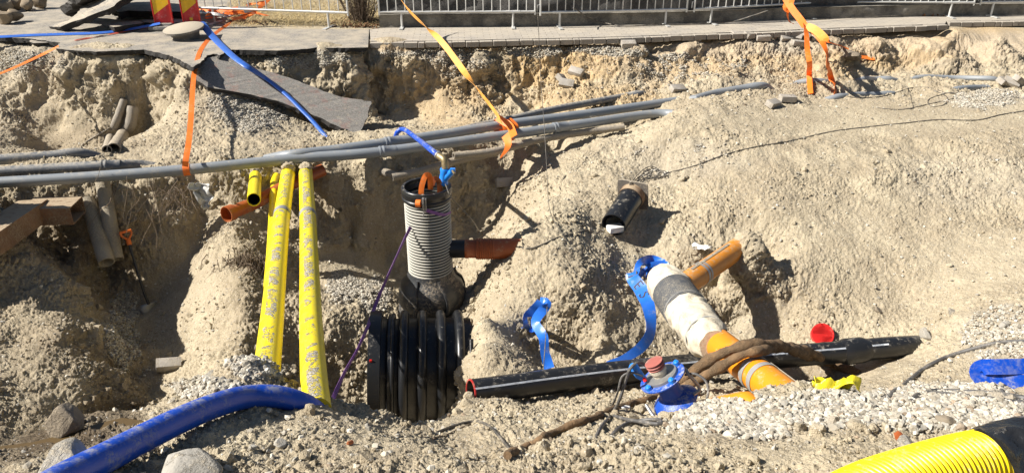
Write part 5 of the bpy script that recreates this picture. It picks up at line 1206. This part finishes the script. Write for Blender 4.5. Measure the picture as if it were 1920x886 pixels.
tape(P2_, lambda f: .13 if f < .5 else .13-.14*(f-.5), 'long curling blue tape with black letters right of the middle', lambda t, p: (CAM-p).normalized()+X1*math.sin(t*9+2)*.5, [('T', int(nP2*.355)), ('E', int(nP2*.42)), ('S', int(nP2*.485))])
tape([PH(1195,520,.03), PH(1215,505,.05), PH(1238,498,.05), PH(1250,504,.04), PH(1243,515,.03), PH(1222,512,.04), PH(1210,524,.03)], .06, 'small crumpled blue tape scrap above the cloth wrapped joint', lambda t, p: (CAM-p).normalized()+X1*math.sin(t*19)*.9)
def scrap(c, s, mat, name, label, cat, seed, sq=(1, 1, .35), n=14):
    V = np.array([[(i/(n-1)-.5)*2, (j/(n-1)-.5)*2, 0] for i in range(n) for j in range(n)]); z = fbm(V*1.1+seed, 3)*.8; r0 = np.hypot(V[:, 0], V[:, 1]); 
    V = V*(1+.35*perlin(V*1.3+seed+5))[:, None]; V[:, 2] = z*sq[2]*2; V = V*np.array([sq[0], sq[1], 1])*s+np.array(tuple(c))
    o = MB().add(V, [(i*n+j, (i+1)*n+j, (i+1)*n+j+1, i*n+j+1) for i in range(n-1) for j in range(n-1)]).build(name, mat); md = o.modifiers.new('thickness', 'SOLIDIFY'); md.thickness = .003
    return origin(tag(o, label, cat))
scrap(PH(1556, 730, .05), .085, M_CORRA, 'foil_scrap', 'crumpled yellow plastic scrap in the hole right of the orange sewer', 'plastic scrap', 4, (1.4, .6, .6))
scrap(PH(1312, 466, .03), .06, M_WHITE, 'paper_scrap', 'torn pale plastic scrap on the sand above the orange branch', 'plastic scrap', 9, (1.6, .8, .5))
# plastic bag under the duct
bg = MB(); c = PY(379, 366, 7.55); V = []; n1_, n2_ = 26, 18
for i in range(n1_):
    for j in range(n2_):
        f = i/(n1_-1); a = (j/(n2_-1)-.5)*2; V.append((c.x+a*.10*(1-.55*f)*(1+.2*math.sin(f*5))+.03*f, c.y+.04*math.cos(a*2), c.z+.13-.30*f))
V = np.array(V); V += np.stack([perlin(V*16+3), perlin(V*16+20), perlin(V*13+40)], 1)*.05
bg.add(V, [(i*n2_+j, (i+1)*n2_+j, (i+1)*n2_+j+1, i*n2_+j+1) for i in range(n1_-1) for j in range(n2_-1)]); o = bg.build('plastic_bag', simple('greyish plastic film', (.50, .50, .49), .45, .35, dscale=12)); md = o.modifiers.new('thickness', 'SOLIDIFY'); md.thickness = .003; origin(tag(o, 'torn whitish plastic bag hanging in the bank under the front duct', 'plastic bag'))

# ---- folded blue hose, bottom right, and yellow drain pipe
fh = thing('folded_hose', 'flat blue hose folded back on itself at the right edge', 'hose', PH(1880, 715))
q0 = PH(1880, 712, .08)
def hp_(x, y, l): return PH(x, y, l)
L = resample(catmull([PZ(1960,684,-.42), PZ(1920,686,-.42), PZ(1870,687,-.42), PZ(1842,688,-.43), PZ(1832,697,-.46), PZ(1842,710,-.49), PZ(1880,712,-.49), PZ(1920,716,-.49), PZ(1960,718,-.5)], 10), .015)
MB().ribbon(L, .095, [(0, -.7, .7) for _ in L], .006).build('hose', M_BLUEP, fh)
yd = [PZ(1500,1014,.26), PZ(1612,942,.20), PZ(1704,905,.15), PZ(1792,878,.11), PZ(1860,862,.08)]
yt = thing('drain_pipe', 'bright yellow corrugated drain pipe with crumpled black film round its end', 'pipe', PZ(1750, 870, 0))
P_ = resample(catmull(yd, 10), .0040); MB().tube(P_, lambda i, f: .128+.0075*math.sin(i*2*math.pi/7.0), 56).build('corrugated_pipe', M_DRAIN, yt)
wr = resample(catmull([PZ(1854,873,.09), PZ(1890,860,.09), PZ(1940,852,.08), PZ(2010,846,.06)], 8), .010)
clothtube(wr, lambda f: .140+.02*f, 77, 72).build('film_wrap', M_FOIL, yt)

# ---- beacons and manhole cover on the road
def beacon(xl, xr, yb, label, seed):
    a, b = PZ(xl, yb, .10), PZ(xr, yb, .10); w_ = (b-a).length; c = (a+b)/2; t = thing('beacon', label, 'beacon', (c.x, c.y, 0), 'red and yellow warning beacons')
    M_ = M_SIGNR; h = 1.0
    MB().box(c+Z1*h/2, (w_, .035, h), bev=.008).build('panel', M_, t)
    ym = MB(); i0_, i1_ = -w_/2+.022, w_/2-.022; k0 = .14
    for n in range(3):
        z0 = k0+n*.52; V = [(c.x+i0_, c.y-.0195, c.z+z0), (c.x+i1_, c.y-.0195, c.z+z0+.17), (c.x+i1_, c.y-.0195, min(c.z+h-.03, c.z+z0+.43)), (c.x+i0_, c.y-.0195, min(c.z+h-.03, c.z+z0+.26))]
        if z0 < h-.3: ym.add(V, [(0, 1, 2, 3)])
    ym.build('yellow_stripe', M_SIGNY, t, smooth=False)
    fm = MB()
    for s_ in (-1, 1): fm.box(c+X1*s_*(w_/2-.008)+Z1*h/2-Y1v*.022, (.016, .012, h-.01))
    fm.build('edge', M_RED, t)
    MB().box(Vector((c.x, c.y+.0, .045)), (w_*1.35, .36, .07), bev=.02).box(Vector((c.x, c.y-.02, .085)), (w_*.9, .16, .05), bev=.02).build('foot', M_RUBBER, t)
    return t, c, w_
beacon(291, 326, 44, 'left beacon panel, its red lower part scratched and dusty', 1)
b2, c2_, w2_ = beacon(344, 377, 42, 'right beacon panel with a tiny yellow sticker near the bottom', 2)
MB().box(c2_+X1*.0+Z1*.055-Y1v*.019, (.05, .003, .045)).build('sticker', M_SIGNY, b2)
kc = PZ(350, 72, .0); kc = Vector((kc.x, kc.y, 0)); cvm = thing('manhole_cover', 'round sand dusted manhole cover in its frame, lying on the road before the beacons', 'manhole cover', kc)
ka = Vector((-.07, -.13, .98)).normalized(); q = kc+Z1*.02
MB().tube([kc+Z1*.0, kc+Z1*.05, kc+ka*.13], [.20, .20, .24], 40).build('frame', M_CAST, cvm)
MB().tube([kc+ka*.13, kc+ka*.135, kc+ka*.165, kc+ka*.17], [.29, .305, .305, .298], 56).build('lid', M_CAST, cvm)
# crumpled orange bundle behind the barrier
ob = thing('tape_heap', 'crumpled heap of orange and grey webbing on the road behind the barrier', 'tape', PZ(430, 25, 0)); rs = random.Random(8)
for k in range(9):
    x0_, y0_ = rs.uniform(395, 480), rs.uniform(8, 32); pts = [PZ(x0_+rs.uniform(-25, 25)+j*rs.uniform(4, 14)*(1 if k % 2 else -1), y0_+rs.uniform(-5, 5)-j*1.5, .02+rs.uniform(.0, .18)) for j in range(5)]
    L = resample(catmull(pts, 6), .03); MB().ribbon(L, .06, [(rs.gauss(0, .5), -.6, .7)]*len(L), .004).build('webbing', M_STRAP if k % 4 else M_PAVE and M_STEEL, ob)
L = resample(catmull([PZ(385,35,.05), PZ(415,29,.05), PZ(440,24,.08)], 6), .03); MB().ribbon(L, .07, [(0, -.5, .8)]*len(L), .004).build('webbing', M_STRAP, ob)

# ---- stones and bricks
def boulder(px, py, s, seed, label, mat=M_STONE, sq=(1, .85, .7), sink=.25, group=None, flat=1, sub=4):
    p = PH(px, py); v, f = rock((p.x, p.y+s*.2, p.z+s*sq[2]*(1-sink)*.8), s, seed, sub, sq, .16, 1.4, flat); return solid('stone', MB().add(v, None, f), mat, label, 'stone', group, autos=70)
boulder(131, 818, .105, 3, 'round brown boulder at the edge of the puddle', M_BOULD, (1, .9, 1.05), .1)
boulder(112, 886, .115, 5, 'angular pale stone under the left end of the blue pipe', M_STONE, (1.15, .9, .42), .45)
boulder(352, 898, .15, 6, 'big flat grey stone cut by the bottom edge, right of the blue pipe', M_STONE, (1.15, .9, .40), .55)
boulder(580, 783, .0, 7, '', M_STONE) if False else None
boulder(689, 803, .022, 8, 'small white stone alone on the near sand below the tank', M_STONE)
boulder(523, 836, .035, 9, 'greyish stone pressed into the near sand', M_STONE, sink=.7)
boulder(655, 833, .02, 10, 'small reddish brick crumb on the near sand', M_TERRA)
boulder(1173, 770, .03, 11, 'round white pebble left of the blue pump', M_WHITE, (1, 1, .95), .1)
boulder(40, 700, .0, 7, '') if False else None
boulder(1645, 584, .055, 12, 'half sunk tan stone on the right slope', M_BOULD, sink=.7)
boulder(1785, 588, .06, 13, 'white limestone lump on the right bench', M_STONE, sink=.4)
boulder(1882, 614, .05, 14, 'chalky white stone near the right edge above the cable', M_STONE, sink=.4)
boulder(1735, 630, .08, 15, 'pale broken limestone at the foot of the right slope', M_STONE, sink=.6)
boulder(1885, 700, .0, 7, '') if False else None
boulder(1790, 137, .085, 16, 'grey rounded cobble on the ochre mound above the duct', M_BOULD, sink=.2)
boulder(1590, 112, .20, 17, 'large lump of compacted sand beside the end of the orange strap', M_SOILROCK if 'M_SOILROCK' in globals() else M_BOULD, (1.6, .8, .6), .3)
boulder(1778, 793, .05, 18, 'dark grey stone among the pale gravel', M_BOULD, (1.2, .8, .6), .2)
boulder(1700, 838, .05, 19, 'flat brownish stone in the gravel near the yellow drain pipe', M_STONE, (1.3, .8, .5), .2)
boulder(1685, 822, .032, 20, 'rusty red stone chip in the gravel', M_TERRA, (1.5, .8, .4), .1)
def brick(px, py, rot, tilt, label, lift=.015, size=(.225, .12, .08)):
    p = PH(px, py); R = Matrix.Rotation(math.radians(rot), 3, 'Z') @ Matrix.Rotation(math.radians(tilt[0]), 3, 'X') @ Matrix.Rotation(math.radians(tilt[1]), 3, 'Y')
    return solid('paving_brick', MB().box(p+Z1*(.03+lift), size, R, .007), M_BRICK, label, 'paving brick', 'loose paving bricks')
for a in [(1300,76,10,(5,0),'leftmost loose brick under the pavement edge, left of the barrier leg'),(1330,72,-8,(8,4),'loose brick lying second in the slipped row under the edge'),(1358,71,5,(6,-3),'loose brick lying third in the slipped row under the edge'),
          (1383,70,12,(10,6),'loose brick at the right end of the slipped row, tilted down'),(1405,72,35,(24,10),'tilted brick sliding off beside the slipped row'),(1430,76,4,(8,0),'brick lying flat under the dark broken edge, left of the strap'),
          (1456,72,-10,(20,0),'brick standing on edge just right of the flat one'),(1472,76,20,(35,5),'square faced brick leaning left of the hanging straps'),(1490,73,-30,(40,10),'big grey brick face beside the strap bundle'),
          (1496,86,10,(5,8),'lowest brick of the group left of the straps'),(1512,72,60,(30,20),'narrow brick upright behind the left strap tail'),(1535,76,-15,(40,8),'clean grey brick under the folded strap'),
          (1880,157,30,(25,10),'grey brick at the end of the longest exposed duct'),(1895,160,-40,(35,20),'pale brick tipped against the one by the duct end'),(1912,157,10,(10,30),'small brick at the right edge beside the duct end'),
          (1476,190,8,(5,4),'lone brick on the flat sand below the straps'),(1449,200,40,(20,4),'half sunk brick left of the lone brick on flat sand'),
          (1080,140,-35,(30,10),'grey brick stuck in the bank above the black duct'),(1053,152,50,(35,20),'narrow brick stuck in the bank beside the grey one'),(1062,162,-20,(45,10),'lowest brick stuck in the bank above the black duct'),(1178,88,5,(20,0),'brick half buried in gravel below the pavement'),
          (1270,172,20,(25,6),'flat grey brick beside the buried duct end'),(1240,768,0,(0,0),''),(318,690,20,(15,10),'sandy brick at the lip of the gully'),(945,348,12,(60,10),'grey brick in the shaded bank behind the manhole')]:
    if a[4]: brick(*a)
# ================================================================== LOOSE STONES, CLODS, ROOTS
def stones(name, count, prob, smin, smax, mat, label, cat, seed, sub=1, sq=(1, .85, .65), lift=.25, power=2.2, shade=(.6, 1.25)):
    """one sheet of small pieces nobody could count, spread over the ground where prob is high"""
    rs = np.random.RandomState(seed)
    vol = 1.0
    k = rs.choice(len(pf2), size=count, p=prob/prob.sum())
    bm = bmesh.new(); bmesh.ops.create_icosphere(bm, subdivisions=sub, radius=1); base = np.array([tuple(x.co) for x in bm.verts]); F = np.array([[a.index for a in q.verts] for q in bm.faces]); bm.free()
    nv = len(base); var = []
    for j in range(24):
        v = base.copy()
        for _ in range(7):
            d = rs.normal(size=3); d /= np.linalg.norm(d); lim = rs.uniform(.45, .85); q = v@d; v = v-np.outer(np.maximum(0, q-lim), d)
        var.append(v*(1+rs.normal(size=(nv, 1))*.07)*np.array([rs.uniform(.8, 1.3)*sq[0], sq[1], sq[2]*rs.uniform(.7, 1.3)]))
    var = np.array(var); s = smin+(smax-smin)*rs.uniform(size=count)**power
    a = rs.uniform(0, 6.283, count); b = rs.uniform(-.7, .7, count); ca, sa, cb, sb_ = np.cos(a), np.sin(a), np.cos(b), np.sin(b)
    V = var[rs.randint(0, 24, count)]*s[:, None, None]
    x = V[..., 0]*cb[:, None]+V[..., 2]*sb_[:, None]; z = -V[..., 0]*sb_[:, None]+V[..., 2]*cb[:, None]; y = V[..., 1]
    X = x*ca[:, None]-y*sa[:, None]; Y = x*sa[:, None]+y*ca[:, None]
    pos = pf2[k]+NF2[k]*(s*lift)[:, None]+rs.normal(size=(count, 3))*.004
    V = np.stack([X, Y, z], -1)+pos[:, None, :]
    faces = (F[None]+(np.arange(count)*nv)[:, None, None]).reshape(-1, 3)
    me = np_mesh(name, V.reshape(-1, 3), faces, smooth=False)
    attr(me, 'tone', np.repeat(rs.uniform(shade[0], shade[1], count), nv)); attr(me, 'hue', np.repeat(rs.uniform(size=count), nv))
    for an, src in (('ochre', S_OCHRE), ('dark', S_DARK), ('gravel', S_GRAV), ('wet', S_WET)): attr(me, an, np.repeat(src[k], nv))
    o = link(name, me, mat); return tag(o, label, cat, kind='stuff')
M_PEB, nt, p = mat_new('pale limestone gravel')
at = N(nt, 'Attribute'); at.attribute_name = 'tone'; ah = N(nt, 'Attribute'); ah.attribute_name = 'hue'
c = mix(nt, ramp(nt, ah.outputs['Fac'], .35, .85), (.37, .34, .28, 1), (.51, .49, .435, 1)); c = mix(nt, ramp(nt, ah.outputs['Fac'], .045, .03), c, (.27, .20, .14, 1))
c = mix(nt, mth(nt, 'MULTIPLY', ramp(nt, noise(nt, 60, 4), .4, .6), .4), c, (.50, .42, .30, 1))
mm = N(nt, 'Mix'); mm.data_type = 'RGBA'; mm.blend_type = 'MULTIPLY'; mm.inputs[0].default_value = 1; nt.links.new(c, mm.inputs[6]); nt.links.new(at.outputs['Fac'], mm.inputs[7]); nt.links.new(mm.outputs[2], p.inputs['Base Color']); p.inputs['Roughness'].default_value = .9
bump(nt, p, noise(nt, 140, 3), .003)
M_CLOD, nt, p = mat_new('soil clods'); soil_nodes(nt, p)
area = np.zeros(nx*nyr); Pg = pf2.reshape(nx, nyr, 3)
aa = np.cross(np.gradient(Pg, axis=0), np.gradient(Pg, axis=1)); area = np.linalg.norm(aa, axis=2).ravel()
dist = np.maximum(1.5, np.linalg.norm(pf2-np.array(CAM), axis=1)); vis = (np.abs(pf2[:, 0]) < .80*dist+.4)*(pf2[:, 1] > 1.9)*(pf2[:, 1] < 12.0)*inner*(pf2[:, 2] < .75)
under_ = 1-sstep(10.9, 11.7, pf2[:, 1])*sstep(-.17, -.12, pf2[:, 2])
base_p = area*vis*under_/dist**1.0
cl = fbm(pf2*1.9+200, 3); cl2 = sstep(-.1, .7, cl+.35*perlin(pf2*7+80))
grd = sstep(.35, .75, S_GRAV+.25*perlin(pf2*6+33))
far_w = (dist > 7.2); near_w = 1-far_w
gr_p = base_p*(grd*1.0+.006)*(1-S_WET)
stones('gravel', 30000, gr_p*near_w, .006, .026, M_PEB, 'pale broken limestone gravel over the near bank and slopes', 'gravel', 1, 1, power=1.6)
stones('gravel', 42000, gr_p*far_w*dist, .008, .024, M_PEB, 'pale limestone gravel layer below the pavement', 'gravel', 2, 1, power=1.8)
near_ridge = base_p*grd*sstep(5.2, 4.2, pf2[:, 1])
stones('gravel', 4600, near_ridge*blobs([(1600,790,300,45,1),(1380,800,120,40,.6),(440,700,120,40,.5)], pf2), .010, .031, M_PEB, 'coarse white gravel heaped along the near ridge', 'gravel', 3, 2, power=2.2, lift=.35)
soft = (1-.9*S_SMOOTH)*(1-S_WET)
right_ = 1-.6*sstep(.3, 1.2, pf2[:, 0])*sstep(4.6, 5.2, pf2[:, 1])*sstep(10.0, 9.5, pf2[:, 1])
base_p = base_p*right_
stones('clods', 40000, base_p*soft*(cl2**1.5+.03), .004, .022, M_CLOD, 'crumbly clods of dry sandy soil', 'soil', 5, 1, sq=(1, .9, .8), power=3.5)
stones('clods', 5000, base_p*soft*(cl2**2+.01)*(.25+1.8*steep), .012, .05, M_CLOD, 'bigger lumps of compacted soil fallen from the banks', 'soil', 6, 2, sq=(1, .9, .8), power=3.0, lift=.1)
stones('clods', 16000, base_p*(S_SMOOTH*.5+.1)*(1-S_WET), .003, .009, M_CLOD, 'fine crumbs of soil on the smooth sand', 'soil', 7, 1, sq=(1, .9, .8), power=2.0)
# roots
rs = random.Random(3)
def roots(name, px, py, n, ln, label, spread=.12, y=None, up=.0, r0=.005):
    c = PH(px, py, .02) if y is None else PY(px, py, y); m = MB()
    for k in range(n):
        p = c+Vector((rs.gauss(0, spread), rs.gauss(0, spread*.4), rs.gauss(0, spread*.5))); d = Vector((rs.gauss(0, .5), rs.gauss(-.3, .3), rs.gauss(-1+up, .4))).normalized(); L = [p]
        for j in range(5): d = (d+Vector((rs.gauss(0, .35), rs.gauss(0, .3), rs.gauss(-.1, .3)))).normalized(); p = p+d*ln*rs.uniform(.1, .3); L.append(p)
        m.tube(catmull(L, 3), lambda i, f: r0*(1-.8*f)*(.6 if k % 3 else 1), 5, False)
    return origin(tag(m.build(name, M_ROOT), label, 'roots', 'roots showing in the banks'))
roots('roots', 462, 494, 420, .22, 'tangled mat of roots on the sand spur left of the yellow pipes', .12, r0=.0065)
roots('roots', 335, 352, 45, .40, 'dark roots hanging from under the front duct beside the plastic bag', .09, 7.75, 0)
roots('roots', 255, 352, 26, .55, 'loose roots hanging in the shaded bank right of the leaning pipes', .22, 7.75, .3)
roots('roots', 1060, 470, 10, .16, 'thin dry roots on the sand right of the terracotta coupling', .05, None, .6, .003)
roots('roots', 300, 520, 0, .2, '') if False else None
# puddle
wv = [PH(x, y) for x, y in ((20,845),(60,818),(110,828),(160,832),(200,812),(240,800))]
wz = sorted(p.z for p in wv)[1]+.012
M_WATER, nt, p = mat_new('muddy water'); p.inputs['Base Color'].default_value = (.11, .075, .035, 1); p.inputs['Roughness'].default_value = .04; p.inputs['IOR'].default_value = 1.33
bump(nt, p, noise(nt, 25, 2), .002)
wp_ = [Vector((PZ(x, y, wz).x, PZ(x, y, wz).y, wz)) for x, y in ((-20,862),(-20,838),(60,828),(140,808),(230,782),(285,790),(290,830),(210,850),(130,858),(60,872))]
wo = slab_mb(jag(wp_, .1, .01, seed=3), .02, under=0, seed=1).build('water', M_WATER, smooth=False); tag(wo, kind='structure')
